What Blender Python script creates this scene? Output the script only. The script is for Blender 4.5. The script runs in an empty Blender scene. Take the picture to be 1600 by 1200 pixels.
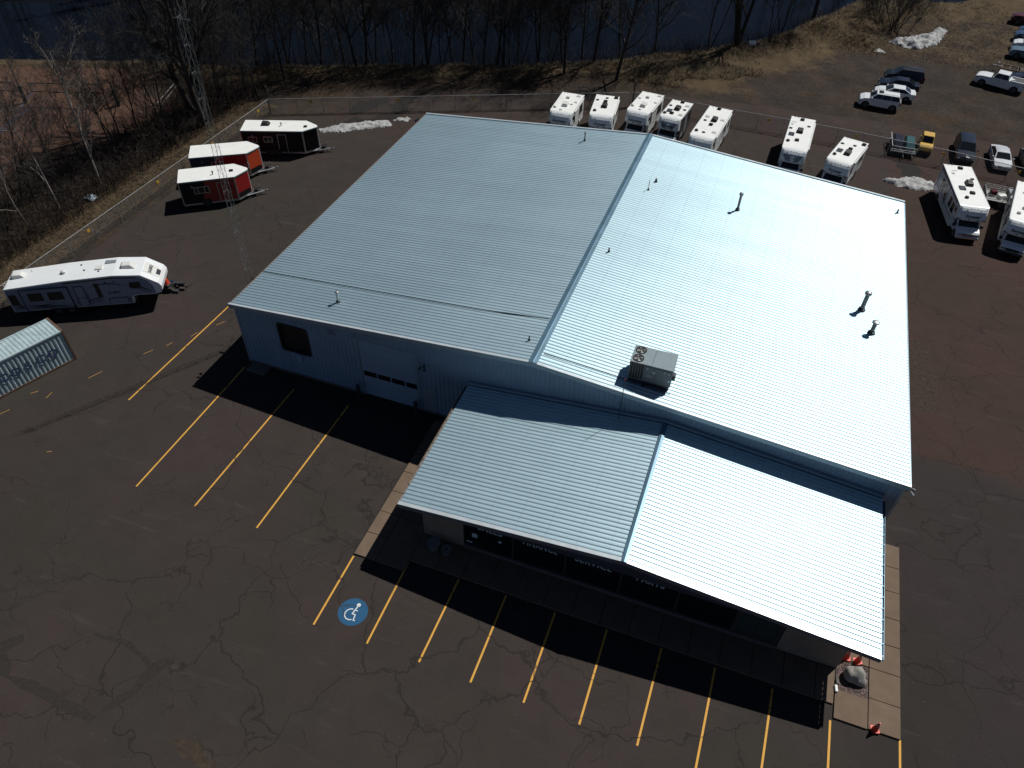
import bpy, math, random
from mathutils import Vector, Matrix, noise
random.seed(11)
PI = math.pi
R = math.radians
scn = bpy.context.scene
COL = scn.collection

# ------------------------------------------------------------------ camera
CX, CY, CZ = 29.2581, -29.2767, 34.9956
YAW, PITCH, ROLL, FPX = -0.333, 0.7723, 0.0263, 1170.5
def cam_axes():
    cy, sy = math.cos(YAW), math.sin(YAW); cp, sp = math.cos(PITCH), math.sin(PITCH)
    f = Vector((sy*cp, cy*cp, -sp)); r0 = Vector((cy, -sy, 0)); u0 = r0.cross(f)
    c, s = math.cos(ROLL), math.sin(ROLL)
    return c*r0 + s*u0, -s*r0 + c*u0, f
_r, _u, _f = cam_axes()
cam = bpy.data.objects.new('camera', bpy.data.cameras.new('camera'))
COL.objects.link(cam)
cam.matrix_world = Matrix(((_r.x, _u.x, -_f.x, CX), (_r.y, _u.y, -_f.y, CY), (_r.z, _u.z, -_f.z, CZ), (0, 0, 0, 1)))
cam.data.sensor_width = 36.0
cam.data.lens = 36.0*FPX/1600.0
cam.data.clip_start = 0.5
cam.data.clip_end = 6000
scn.camera = cam

# ------------------------------------------------------------------ sky and sun
SUN = Vector((0.3987, 0.6073, 1.0)).normalized()
ELEV = math.asin(SUN.z)
AZ = math.atan2(SUN.x, SUN.y)
w = bpy.data.worlds.new('World'); scn.world = w; w.use_nodes = True
nt = w.node_tree
bg = nt.nodes['Background']
sky = nt.nodes.new('ShaderNodeTexSky'); sky.sky_type = 'NISHITA'; sky.sun_disc = False
sky.sun_elevation = ELEV; sky.sun_rotation = AZ; sky.altitude = 200
sky.air_density = 0.5; sky.dust_density = 0.15; sky.ozone_density = 1.6
nt.links.new(sky.outputs[0], bg.inputs[0]); bg.inputs[1].default_value = 0.05
sl = bpy.data.lights.new('sun', 'SUN'); sl.energy = 5.0; sl.angle = R(0.53); sl.color = (1.0, 0.985, 0.945)
so = bpy.data.objects.new('sun', sl); COL.objects.link(so)
so.rotation_euler = SUN.to_track_quat('Z', 'Y').to_euler(); so.location = (60, 80, 90)
scn.view_settings.view_transform = 'Standard'
scn.view_settings.look = 'None'
scn.view_settings.exposure = -0.30
scn.view_settings.gamma = 1.0
scn.view_settings.use_curve_mapping = False
scn.cycles.max_bounces = 5
scn.cycles.transparent_max_bounces = 8

# ------------------------------------------------------------------ mesh helpers
class MB:
    """collects faces, then links them as one mesh object"""
    def __init__(s): s.v = []; s.f = []; s.M = None
    def add(s, vs, fs):
        o = len(s.v)
        if s.M is None: s.v += [tuple(p) for p in vs]
        else: s.v += [tuple(s.M @ Vector(p)) for p in vs]
        s.f += [tuple(i+o for i in f) for f in fs]
    def box(s, x0, x1, y0, y1, z0, z1):
        s.add([(x0,y0,z0),(x1,y0,z0),(x1,y1,z0),(x0,y1,z0),(x0,y0,z1),(x1,y0,z1),(x1,y1,z1),(x0,y1,z1)],
              [(3,2,1,0),(4,5,6,7),(0,1,5,4),(1,2,6,5),(2,3,7,6),(3,0,4,7)])
    def cbox(s, c, d, rz=0):
        old = s.M; m = Matrix.Translation(c) @ Matrix.Rotation(rz, 4, 'Z')
        s.M = m if old is None else old @ m
        s.box(-d[0]/2, d[0]/2, -d[1]/2, d[1]/2, -d[2]/2, d[2]/2); s.M = old
    def frust(s, b, t):
        """two quads (lists of four points) joined: bottom ring b, top ring t, counterclockwise from above"""
        s.add(list(b)+list(t), [(3,2,1,0),(4,5,6,7),(0,1,5,4),(1,2,6,5),(2,3,7,6),(3,0,4,7)])
    def quad(s, *p): s.add(p, [tuple(range(len(p)))])
    def prism_y(s, prof, y0, y1, yf=None):
        """profile in (x,z) swept across y; yf(z) scales the half width"""
        n = len(prof); k = yf or (lambda z: 1.0)
        vs = [(x, y0*k(z), z) for x, z in prof] + [(x, y1*k(z), z) for x, z in prof]
        fs = [tuple(range(n)), tuple(range(2*n-1, n-1, -1))]
        fs += [(i, i+n, (i+1) % n+n, (i+1) % n) for i in range(n)]
        s.add(vs, fs)
    def prism_x(s, prof, x0, x1):
        n = len(prof)
        vs = [(x0, y, z) for y, z in prof] + [(x1, y, z) for y, z in prof]
        fs = [tuple(range(n-1, -1, -1)), tuple(range(n, 2*n))]
        fs += [(i, (i+1) % n, (i+1) % n+n, i+n) for i in range(n)]
        s.add(vs, fs)
    def prism_z(s, poly, z0, z1):
        n = len(poly)
        vs = [(x, y, z0) for x, y in poly] + [(x, y, z1) for x, y in poly]
        fs = [tuple(range(n-1, -1, -1)), tuple(range(n, 2*n))]
        fs += [(i, (i+1) % n, (i+1) % n+n, i+n) for i in range(n)]
        s.add(vs, fs)
    def tube(s, pts, rad, n=6, cap=True):
        pts = [Vector(p) for p in pts]
        if not isinstance(rad, (list, tuple)): rad = [rad]*len(pts)
        vs = []; fs = []
        ref = None
        for i, p in enumerate(pts):
            a = pts[max(0, i-1)]; b = pts[min(len(pts)-1, i+1)]
            d = (b-a)
            if d.length < 1e-9: d = Vector((0,0,1))
            d.normalize()
            if ref is None: ref = Vector((1,0,0)) if abs(d.x) < 0.8 else Vector((0,1,0))
            x = (ref - d*ref.dot(d)); x.normalize(); y = d.cross(x); ref = x
            for k in range(n):
                t = 2*PI*k/n
                vs.append(p + (x*math.cos(t) + y*math.sin(t))*rad[i])
        for i in range(len(pts)-1):
            for k in range(n):
                k2 = (k+1) % n
                fs.append((i*n+k, i*n+k2, (i+1)*n+k2, (i+1)*n+k))
        if cap:
            fs.append(tuple(range(n-1, -1, -1))); fs.append(tuple((len(pts)-1)*n+k for k in range(n)))
        s.add(vs, fs)
    def cyl(s, p0, p1, r, n=12, r1=None): s.tube([p0, p1], [r, r if r1 is None else r1], n)
    def dome(s, c, r, h, n=12, m=4):
        vs = []; fs = []
        for j in range(m+1):
            a = (PI/2)*j/m
            for k in range(n):
                t = 2*PI*k/n
                vs.append((c[0]+r*math.cos(a)*math.cos(t), c[1]+r*math.cos(a)*math.sin(t), c[2]+h*math.sin(a)))
        for j in range(m):
            for k in range(n):
                k2 = (k+1) % n
                fs.append((j*n+k, j*n+k2, (j+1)*n+k2, (j+1)*n+k))
        s.add(vs, fs)
    def mesh(s, name, m, smooth=False):
        me = bpy.data.meshes.new(name); me.from_pydata(s.v, [], s.f); me.update()
        if m is not None: me.materials.append(m)
        if smooth: me.shade_smooth()
        return me
    def build(s, name, m, parent=None, loc=None, rz=0, bevel=0, seg=2, smooth=False, label=None):
        return place(name, s.mesh(name, m, smooth), parent, loc, rz, bevel, seg, label)

def place(name, me, parent=None, loc=None, rz=0, bevel=0, seg=2, label=None):
    o = bpy.data.objects.new(name, me); COL.objects.link(o)
    if parent is not None: o.parent = parent
    if loc is not None: o.location = loc
    if rz: o.rotation_euler = (0, 0, rz)
    if bevel:
        b = o.modifiers.new('bevel', 'BEVEL'); b.width = bevel; b.segments = seg; b.limit_method = 'ANGLE'; b.angle_limit = R(35)
    if label: o['label'] = label
    return o
def tag(o, label, cat, group=None):
    o['label'] = label; o['category'] = cat
    if group: o['group'] = group
    return o
def thing(name, label, cat, loc=(0,0,0), rz=0, group=None):
    o = bpy.data.objects.new(name, None); COL.objects.link(o); o.location = loc; o.rotation_euler = (0, 0, rz)
    o.empty_display_size = 0.3
    return tag(o, label, cat, group)
def struct(o): o['kind'] = 'structure'; return o
def stuff(o): o['kind'] = 'stuff'; return o
def text_mesh(body, size, m, extrude=0.004, spacing=1.0, shear=0.0, bold=0.0):
    cu = bpy.data.curves.new('lettering', 'FONT'); cu.body = body; cu.size = size; cu.extrude = extrude
    cu.align_x = 'CENTER'; cu.align_y = 'CENTER'; cu.space_character = spacing; cu.shear = shear; cu.offset = bold
    t = bpy.data.objects.new('tmp', cu); COL.objects.link(t)
    bpy.context.view_layer.update()
    me = bpy.data.meshes.new_from_object(t.evaluated_get(bpy.context.evaluated_depsgraph_get()))
    bpy.data.objects.remove(t); bpy.data.curves.remove(cu)
    me.materials.clear(); me.materials.append(m); me.name = 'lettering'
    return me
def put_text(body, size, m, parent, mat4, label=None, **k):
    o = place('lettering', text_mesh(body, size, m, **k), parent)
    o.matrix_local = mat4
    if label: o['label'] = label
    return o
def frame(origin, xdir, ydir):
    x = Vector(xdir).normalized(); y = Vector(ydir); y = (y - x*y.dot(x)).normalized(); z = x.cross(y); o = Vector(origin)
    return Matrix(((x.x, y.x, z.x, o.x), (x.y, y.y, z.y, o.y), (x.z, y.z, z.z, o.z), (0,0,0,1)))

# ------------------------------------------------------------------ materials
def new_mat(name):
    m = bpy.data.materials.new(name); m.use_nodes = True
    return m, m.node_tree, m.node_tree.nodes['Principled BSDF']
def N(nt, t, **k):
    n = nt.nodes.new(t)
    for a, b in k.items(): setattr(n, a, b)
    return n
def ramp(nt, src, stops):
    r = N(nt, 'ShaderNodeValToRGB'); e = r.color_ramp.elements
    while len(e) < len(stops): e.new(0.5)
    for i, (p, c) in enumerate(stops):
        e[i].position = p; e[i].color = (c if len(c) == 4 else (*c, 1)) if isinstance(c, tuple) else (c, c, c, 1)
    nt.links.new(src, r.inputs[0]); return r
def tex(nt, scale, vec, detail=4, rough=0.55, dist=0.0):
    n = N(nt, 'ShaderNodeTexNoise'); n.inputs['Scale'].default_value = scale; n.inputs['Detail'].default_value = detail
    n.inputs['Roughness'].default_value = rough; n.inputs['Distortion'].default_value = dist
    nt.links.new(vec, n.inputs['Vector']); return n.outputs[0]
def mix(nt, fac, a, b, mode='MIX'):
    n = N(nt, 'ShaderNodeMix', data_type='RGBA', blend_type=mode)
    for i, s in ((0, fac), (6, a), (7, b)):
        if isinstance(s, bpy.types.NodeSocket): nt.links.new(s, n.inputs[i])
        else: n.inputs[i].default_value = (s if isinstance(s, (int, float)) else (*s, 1)) if not (isinstance(s, (int, float)) and i > 0) else (s, s, s, 1)
    return n.outputs[2]
def math_(nt, op, a, b=0.0, c=0.0):
    n = N(nt, 'ShaderNodeMath', operation=op)
    for i, s in enumerate((a, b, c)):
        if isinstance(s, bpy.types.NodeSocket): nt.links.new(s, n.inputs[i])
        else: n.inputs[i].default_value = s
    return n.outputs[0]
def objpos(nt): return N(nt, 'ShaderNodeTexCoord').outputs['Object']
def worldpos(nt): return N(nt, 'ShaderNodeNewGeometry').outputs['Position']
def bump(nt, p, h, strength=0.3, dist=0.02):
    b = N(nt, 'ShaderNodeBump'); b.inputs['Strength'].default_value = strength; b.inputs['Distance'].default_value = dist
    nt.links.new(h, b.inputs['Height']); nt.links.new(b.outputs[0], p.inputs['Normal'])

def mat(name, col, rough=0.5, metal=0.0, var=0.12, scale=3.0, dirt=0.0, dirtcol=(0.12,0.10,0.08), coat=0.0, spec=0.5, bmp=0.0, world=False):
    m, nt, p = new_mat(name)
    pos = worldpos(nt) if world else objpos(nt)
    n1 = tex(nt, scale, pos, 5)
    lo = tuple(c*(1-var) for c in col); hi = tuple(min(1, c*(1+var)) for c in col)
    c = ramp(nt, n1, [(0.3, lo), (0.7, hi)]).outputs[0]
    if dirt > 0:
        n2 = tex(nt, scale*2.7, pos, 6, 0.65)
        f = ramp(nt, n2, [(0.5, 0.0), (0.78, 1.0)]).outputs[0]
        c = mix(nt, math_(nt, 'MULTIPLY', f, dirt), c, dirtcol)
    nt.links.new(c, p.inputs['Base Color'])
    p.inputs['Metallic'].default_value = metal
    r = math_(nt, 'ADD', math_(nt, 'MULTIPLY', n1, 0.15), rough-0.075)
    nt.links.new(r, p.inputs['Roughness'])
    p.inputs['Coat Weight'].default_value = coat; p.inputs['Coat Roughness'].default_value = 0.06
    p.inputs['Specular IOR Level'].default_value = spec
    if bmp: bump(nt, p, tex(nt, scale*8, pos, 4), bmp, 0.02)
    return m

def crack_mask(nt, pos):
    """dark cracks in the paving: 1 on a crack, in world coordinates so they run on through the paint"""
    wx = tex(nt, 0.55, pos, 6, 0.62)
    vm = N(nt, 'ShaderNodeTexNoise'); vm.inputs['Scale'].default_value = 0.5; vm.inputs['Detail'].default_value = 3.5; vm.inputs['Roughness'].default_value = 0.5
    nt.links.new(pos, vm.inputs['Vector'])
    off = N(nt, 'ShaderNodeVectorMath', operation='SCALE'); nt.links.new(vm.outputs['Color'], off.inputs[0]); off.inputs['Scale'].default_value = 2.6
    ad = N(nt, 'ShaderNodeVectorMath', operation='ADD'); nt.links.new(pos, ad.inputs[0]); nt.links.new(off.outputs[0], ad.inputs[1])
    out = None
    for sc, wd, lo, hi in ((0.13, 0.0032, 0.36, 0.50), (0.34, 0.0062, 0.50, 0.58), (0.85, 0.009, 0.58, 0.68)):
        v = N(nt, 'ShaderNodeTexVoronoi', feature='DISTANCE_TO_EDGE'); v.inputs['Scale'].default_value = sc
        nt.links.new(ad.outputs[0], v.inputs['Vector'])
        line = ramp(nt, v.outputs['Distance'], [(0.0, 1.0), (wd, 0.75), (wd*2.4, 0.0)]).outputs[0]
        msk = ramp(nt, tex(nt, 0.10+sc*0.25, pos, 3), [(lo, 0.0), (hi, 1.0)]).outputs[0]
        l = math_(nt, 'MULTIPLY', line, msk)
        out = l if out is None else math_(nt, 'MAXIMUM', out, l)
    return out

def asphalt_mat():
    m, nt, p = new_mat('worn asphalt')
    pos = worldpos(nt)
    big = tex(nt, 0.09, pos, 5, 0.6, 0.4); mid = tex(nt, 0.7, pos, 6, 0.65); fine = tex(nt, 14, pos, 4, 0.7); grit = tex(nt, 45, pos, 2, 0.6)
    c = ramp(nt, big, [(0.30, (0.0365,0.0325,0.0265)), (0.46, (0.0400,0.0332,0.0290)), (0.60, (0.0445,0.0340,0.0312))]).outputs[0]
    c = mix(nt, 0.85, c, ramp(nt, mid, [(0.25, 0.86), (0.5, 1.0), (0.8, 1.12)]).outputs[0], 'MULTIPLY')
    c = mix(nt, 0.8, c, ramp(nt, fine, [(0.25, 0.72), (0.75, 1.25)]).outputs[0], 'MULTIPLY')
    # tint of the paving: redder and browner behind and right of the building
    at = N(nt, 'ShaderNodeAttribute', attribute_name='tint')
    sep = N(nt, 'ShaderNodeSeparateColor'); nt.links.new(at.outputs['Color'], sep.inputs[0])
    brk = math_(nt, 'ADD', sep.outputs[0], math_(nt, 'MULTIPLY', math_(nt, 'SUBTRACT', mid, 0.5), 0.5))
    c = mix(nt, ramp(nt, brk, [(0.3, 0.0), (0.7, 0.85)]).outputs[0], c, mix(nt, 1.0, c, (1.22, 0.93, 0.82), 'MULTIPLY'))
    c = mix(nt, sep.outputs[1], c, mix(nt, 1.0, c, (0.80, 0.83, 0.88), 'MULTIPLY'))
    # long pale scuffs and dark oil spots
    spots = ramp(nt, tex(nt, 0.45, pos, 3, 0.5), [(0.70, 0.0), (0.80, 0.40)]).outputs[0]
    c = mix(nt, spots, c, (0.026, 0.024, 0.023))
    mp = N(nt, 'ShaderNodeMapping'); mp.inputs['Scale'].default_value = (0.25, 1.6, 1); mp.inputs['Rotation'].default_value = (0, 0, 0.5)
    nt.links.new(pos, mp.inputs[0])
    scf = ramp(nt, tex(nt, 0.9, mp.outputs[0], 5, 0.6), [(0.60, 0.0), (0.80, 0.40)]).outputs[0]
    c = mix(nt, scf, c, (0.085, 0.076, 0.07))
    # pale stones worn out of the binder
    vo = N(nt, 'ShaderNodeTexVoronoi'); vo.inputs['Scale'].default_value = 5.0; nt.links.new(pos, vo.inputs['Vector'])
    peb = ramp(nt, vo.outputs['Distance'], [(0.05, 1.0), (0.10, 0.0)]).outputs[0]
    pm = ramp(nt, tex(nt, 2.3, pos, 2), [(0.52, 0.0), (0.62, 0.5)]).outputs[0]
    c = mix(nt, math_(nt, 'MULTIPLY', peb, pm), c, (0.22, 0.20, 0.18))
    ck = crack_mask(nt, pos)
    c = mix(nt, math_(nt, 'MULTIPLY', ck, 0.52), c, (0.012, 0.010, 0.009))
    nt.links.new(c, p.inputs['Base Color'])
    p.inputs['Roughness'].default_value = 0.92; p.inputs['Specular IOR Level'].default_value = 0.15
    h = math_(nt, 'SUBTRACT', math_(nt, 'ADD', math_(nt, 'MULTIPLY', fine, 0.6), grit), math_(nt, 'MULTIPLY', ck, 2.0))
    bump(nt, p, h, 0.5, 0.012)
    return m

def paint_mat(name, col, wear=0.45):
    m, nt, p = new_mat(name)
    pos = worldpos(nt)
    ck = crack_mask(nt, pos)
    n = tex(nt, 9, pos, 5, 0.7); n2 = tex(nt, 1.2, pos, 3)
    c = ramp(nt, n, [(0.3, tuple(x*0.82 for x in col)), (0.7, col)]).outputs[0]
    wr = ramp(nt, math_(nt, 'ADD', math_(nt, 'MULTIPLY', n, 0.7), math_(nt, 'MULTIPLY', n2, 0.3)), [(0.58, 0.0), (0.72, wear)]).outputs[0]
    c = mix(nt, wr, c, (0.06, 0.05, 0.045))
    c = mix(nt, math_(nt, 'MULTIPLY', ck, 0.9), c, (0.02, 0.018, 0.016))
    nt.links.new(c, p.inputs['Base Color']); p.inputs['Roughness'].default_value = 0.75
    return m

def terrain_mat():
    m, nt, p = new_mat('bare earth and dry grass')
    pos = worldpos(nt)
    at = N(nt, 'ShaderNodeAttribute', attribute_name='zone')
    sep = N(nt, 'ShaderNodeSeparateColor'); nt.links.new(at.outputs['Color'], sep.inputs[0])
    n0 = tex(nt, 0.35, pos, 7, 0.65); n1 = tex(nt, 2.5, pos, 6, 0.7); n2 = tex(nt, 11, pos, 4, 0.7)
    dirt = ramp(nt, n1, [(0.25, (0.025,0.020,0.017)), (0.5, (0.040,0.033,0.028)), (0.78, (0.060,0.047,0.038))]).outputs[0]
    dirt = mix(nt, 0.8, dirt, ramp(nt, n0, [(0.3, 0.6), (0.7, 1.35)]).outputs[0], 'MULTIPLY')
    dirt = mix(nt, ramp(nt, tex(nt, 0.16, pos, 6, 0.6, 0.6), [(0.45, 0.0), (0.65, 0.75)]).outputs[0], dirt, mix(nt, 1.0, dirt, (1.45, 1.15, 0.85), 'MULTIPLY'))
    sand = ramp(nt, n1, [(0.3, (0.085,0.048,0.034)), (0.7, (0.112,0.064,0.046))]).outputs[0]
    grass = ramp(nt, n2, [(0.25, (0.040,0.028,0.017)), (0.5, (0.085,0.061,0.035)), (0.75, (0.145,0.108,0.064))]).outputs[0]
    grass = mix(nt, 0.8, grass, ramp(nt, n0, [(0.3, 0.55), (0.65, 1.2)]).outputs[0], 'MULTIPLY')
    litter = ramp(nt, n2, [(0.3, (0.022,0.016,0.012)), (0.6, (0.052,0.036,0.025)), (0.8, (0.095,0.068,0.046))]).outputs[0]
    brk = math_(nt, 'MULTIPLY', math_(nt, 'SUBTRACT', n1, 0.5), 0.9)
    brk2 = math_(nt, 'MULTIPLY', math_(nt, 'SUBTRACT', n0, 0.5), 0.9)
    def msk(s):
        return ramp(nt, math_(nt, 'ADD', math_(nt, 'ADD', s, brk), brk2), [(0.32, 0.0), (0.62, 1.0)]).outputs[0]
    c = mix(nt, msk(sep.outputs[2]), dirt, litter)
    c = mix(nt, msk(sep.outputs[1]), c, grass)
    c = mix(nt, ramp(nt, math_(nt, 'ADD', sep.outputs[0], math_(nt, 'MULTIPLY', brk, 0.4)), [(0.35, 0.0), (0.6, 1.0)]).outputs[0], c, sand)
    nt.links.new(c, p.inputs['Base Color']); p.inputs['Roughness'].default_value = 0.95; p.inputs['Specular IOR Level'].default_value = 0.1
    bump(nt, p, math_(nt, 'ADD', n1, n2), 0.8, 0.08)
    return m

def roof_mat():
    m, nt, p = new_mat('galvanised roof sheet')
    pos = objpos(nt)
    oi = N(nt, 'ShaderNodeObjectInfo')
    mp = N(nt, 'ShaderNodeMapping'); mp.inputs['Scale'].default_value = (0.25, 2.0, 1); nt.links.new(pos, mp.inputs[0])
    wp = N(nt, 'ShaderNodeVectorMath', operation='ADD'); nt.links.new(mp.outputs[0], wp.inputs[0])
    cb = N(nt, 'ShaderNodeCombineXYZ'); nt.links.new(math_(nt, 'MULTIPLY', oi.outputs['Random'], 40.0), cb.inputs[1]); nt.links.new(cb.outputs[0], wp.inputs[1])
    n = tex(nt, 1.4, wp.outputs[0], 6, 0.6)
    n2 = tex(nt, 0.12, worldpos(nt), 4)
    c = ramp(nt, n, [(0.25, (0.475,0.635,0.700)), (0.75, (0.535,0.700,0.765))]).outputs[0]
    c = mix(nt, 1.0, c, ramp(nt, oi.outputs['Random'], [(0.0, 0.955), (1.0, 1.02)]).outputs[0], 'MULTIPLY')
    # faint rows of screws over the purlins
    sx = N(nt, 'ShaderNodeSeparateXYZ'); nt.links.new(pos, sx.inputs[0])
    rowm = math_(nt, 'LESS_THAN', math_(nt, 'FRACT', math_(nt, 'DIVIDE', sx.outputs[0], 1.56)), 0.022)
    dot = math_(nt, 'LESS_THAN', math_(nt, 'FRACT', math_(nt, 'DIVIDE', sx.outputs[1], 0.1378)), 0.42)
    c = mix(nt, math_(nt, 'MULTIPLY', math_(nt, 'MULTIPLY', rowm, dot), 0.45), c, (0.16, 0.18, 0.19))
    nt.links.new(c, p.inputs['Base Color'])
    p.inputs['Metallic'].default_value = 0.82
    r = math_(nt, 'ADD', math_(nt, 'MULTIPLY', n2, 0.08), 0.445)
    nt.links.new(r, p.inputs['Roughness'])
    bump(nt, p, n, 0.06, 0.01)
    return m

def water_mat():
    m, nt, p = new_mat('dark river water')
    pos = worldpos(nt)
    p.inputs['Base Color'].default_value = (0.004, 0.006, 0.010, 1)
    p.inputs['Roughness'].default_value = 0.06; p.inputs['IOR'].default_value = 1.33; p.inputs['Specular IOR Level'].default_value = 0.06
    bump(nt, p, tex(nt, 1.1, pos, 4), 0.10, 0.05)
    return m

M_ASPH = asphalt_mat()
M_TERR = terrain_mat()
M_ROOF = roof_mat()
M_WATER = water_mat()
M_YEL = paint_mat('yellow line paint', (0.70, 0.36, 0.05))
M_YELW = paint_mat('worn yellow paint', (0.40, 0.22, 0.05), 0.9)
M_PBLUE = paint_mat('blue symbol paint', (0.004, 0.082, 0.19), 0.3)
M_PWHITE = paint_mat('white symbol paint', (0.68, 0.70, 0.68), 0.25)
M_PATCH = mat('asphalt patch', (0.031,0.027,0.024), 0.9, var=0.2, scale=5, world=True, spec=0.15, bmp=0.3)
M_RUSTY = mat('rusty washed silt', (0.048,0.036,0.027), 0.95, var=0.3, scale=4, world=True, spec=0.1)
M_CONC = mat('buff concrete slab', (0.150,0.108,0.076), 0.85, var=0.14, scale=1.3, dirt=0.35, dirtcol=(0.15,0.11,0.08), world=True, spec=0.2, bmp=0.15)
M_CONCG = mat('grey concrete', (0.125,0.115,0.105), 0.85, var=0.14, scale=2, dirt=0.4, world=True, spec=0.2)
M_WALL = mat('blue grey steel cladding', (0.20,0.29,0.39), 0.5, var=0.06, scale=0.8, dirt=0.12, dirtcol=(0.25,0.25,0.25))
M_WALLX = mat('pale blue grey door section', (0.25,0.35,0.46), 0.5, var=0.05, scale=0.8)
M_TRIM = mat('grey blue folded trim', (0.27,0.36,0.43), 0.42, 0.3, var=0.06, scale=1.5)
M_TRIMW = mat('sunlit folded edge trim', (0.62,0.68,0.70), 0.38, 0.4, var=0.05, scale=1.5)  # paler trim colour, sunlight on the top fold put into it
M_RIDGE = mat('blue grey ridge flashing', (0.10,0.185,0.25), 0.42, 0.35, var=0.10, scale=1.2)
M_GABLE = mat('dark navy gable board', (0.030,0.040,0.065), 0.6)
M_FASC = mat('plum grey fascia', (0.15,0.14,0.165), 0.6, var=0.08, scale=2)
M_SOFF = mat('soffit boards', (0.30,0.30,0.30), 0.7)
M_GUTT = mat('rusty gutter', (0.20,0.155,0.125), 0.65, 0.2, var=0.3, scale=5, dirt=0.6, dirtcol=(0.10,0.06,0.04))
M_BLOCK = mat('tan block wall', (0.26,0.205,0.155), 0.85, var=0.12, scale=2.5, bmp=0.2)
M_GLASS = mat('dark window glass', (0.010,0.012,0.014), 0.06, var=0.1, spec=0.6)
M_GLASSG = mat('greenish door glass', (0.045,0.065,0.062), 0.08, var=0.1, spec=0.6)
M_FRAME = mat('dark bronze frame', (0.075,0.068,0.062), 0.5, 0.3)
M_LETTER = mat('pale blue lettering', (0.55,0.64,0.70), 0.5, var=0.04)
M_BLACK = mat('black plastic', (0.012,0.012,0.013), 0.5, var=0.2)
M_DKGREY = mat('dark grey metal', (0.045,0.05,0.055), 0.5, 0.3, var=0.15)
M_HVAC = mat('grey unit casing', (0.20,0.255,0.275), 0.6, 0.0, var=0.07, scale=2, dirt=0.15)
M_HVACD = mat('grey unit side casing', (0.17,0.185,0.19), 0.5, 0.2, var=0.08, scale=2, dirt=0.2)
M_GALV = mat('weathered galvanised pipe', (0.30,0.31,0.31), 0.42, 0.7, var=0.2, scale=6)
M_GALVD = mat('dull galvanised steel', (0.17,0.17,0.165), 0.55, 0.5, var=0.2, scale=6)
M_FENCE = mat('galvanised fence steel', (0.40,0.40,0.39), 0.45, 0.6, var=0.15, scale=4)
M_WIRE = mat('chain link wire', (0.16,0.155,0.15), 0.55, 0.5, var=0.15, scale=4)
M_WOODP = mat('dark timber post', (0.045,0.035,0.028), 0.85, var=0.3, scale=8)
M_GEL = mat('white gelcoat', (0.74,0.76,0.76), 0.32, var=0.03, scale=1.0, coat=0.3, dirt=0.06, dirtcol=(0.45,0.43,0.40))
M_RVROOF = mat('white membrane roof', (0.76,0.765,0.74), 0.55, var=0.04, scale=1.5, dirt=0.12, dirtcol=(0.48,0.46,0.42))
M_OFFW = mat('off white plastic', (0.62,0.62,0.59), 0.5, var=0.06)
M_GREYP = mat('grey graphic film', (0.20,0.22,0.24), 0.4, var=0.08)
M_DGRAPH = mat('charcoal graphic film', (0.03,0.033,0.038), 0.35, var=0.1)
M_SIDE = mat('charcoal motorhome side', (0.045,0.042,0.042), 0.35, coat=0.3)
M_5W = mat('blue grey camper side', (0.20,0.235,0.31), 0.35, var=0.04, coat=0.3)
M_CHROME = mat('chrome', (0.55,0.56,0.57), 0.15, 1.0, var=0.05)
M_RUB = mat('tyre rubber', (0.014,0.014,0.014), 0.85, var=0.2, scale=9)
M_RIM = mat('alloy rim', (0.12,0.12,0.125), 0.4, 0.6, var=0.1)
M_LAMP = mat('headlamp lens', (0.22,0.23,0.24), 0.12, 0.2, var=0.1, coat=0.5)
M_RED = mat('red tail lens', (0.30,0.012,0.010), 0.25, coat=0.5)
M_AMBER = mat('amber lens', (0.55,0.22,0.02), 0.3, coat=0.4)
M_ORANGE = mat('orange cone plastic', (0.62,0.050,0.018), 0.5, var=0.1)
M_REFL = mat('faded pink reflective band', (0.42,0.22,0.20), 0.4, var=0.08)
M_TRED = mat('red trailer cladding', (0.30,0.014,0.014), 0.3, var=0.06, coat=0.4)
M_TORG = mat('orange red trailer cladding', (0.52,0.062,0.018), 0.3, var=0.06, coat=0.4)
M_TBLK = mat('black trailer cladding', (0.010,0.010,0.011), 0.5, var=0.1, coat=0.0, spec=0.25)
M_TBLU = mat('dark slate trailer cladding', (0.030,0.038,0.048), 0.5, var=0.1, coat=0.0, spec=0.3)
M_ALU = mat('bright aluminium trim', (0.52,0.54,0.55), 0.3, 0.7, var=0.08)
M_CONT = mat('faded blue grey container paint', (0.36,0.46,0.48), 0.55, 0.0, var=0.14, scale=1.6, dirt=0.55, dirtcol=(0.17,0.10,0.06))
M_CONTR = mat('rusty container steel', (0.13,0.075,0.05), 0.75, 0.1, var=0.3, scale=4, dirt=0.5)
M_NAVY = mat('navy stencil paint', (0.045,0.075,0.15), 0.55, var=0.15)
M_SNOW = mat('old dirty snow', (0.34,0.34,0.34), 0.8, var=0.38, scale=2.6, dirt=0.75, dirtcol=(0.24,0.22,0.20), bmp=0.6)
M_ROCK = mat('pale boulder', (0.30,0.29,0.255), 0.85, var=0.2, scale=3, dirt=0.3, bmp=0.6)
M_PEB = mat('red brown pebbles', (0.115,0.078,0.070), 0.8, var=0.5, scale=9)
M_BARK = mat('dark bark', (0.026,0.021,0.018), 0.9, var=0.3, scale=3, bmp=0.5)
M_BARKP = mat('pale birch bark', (0.24,0.215,0.19), 0.8, var=0.35, scale=5, dirt=0.5, dirtcol=(0.05,0.04,0.035))
M_TWIG = mat('bare grey brown twigs', (0.042,0.036,0.031), 0.9, var=0.25, scale=2)
M_TWIGP = mat('bare pale twigs', (0.15,0.135,0.12), 0.9, var=0.25, scale=2)
M_BRUSH = mat('bare brush stems', (0.040,0.031,0.025), 0.9, var=0.4, scale=0.8)
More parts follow.
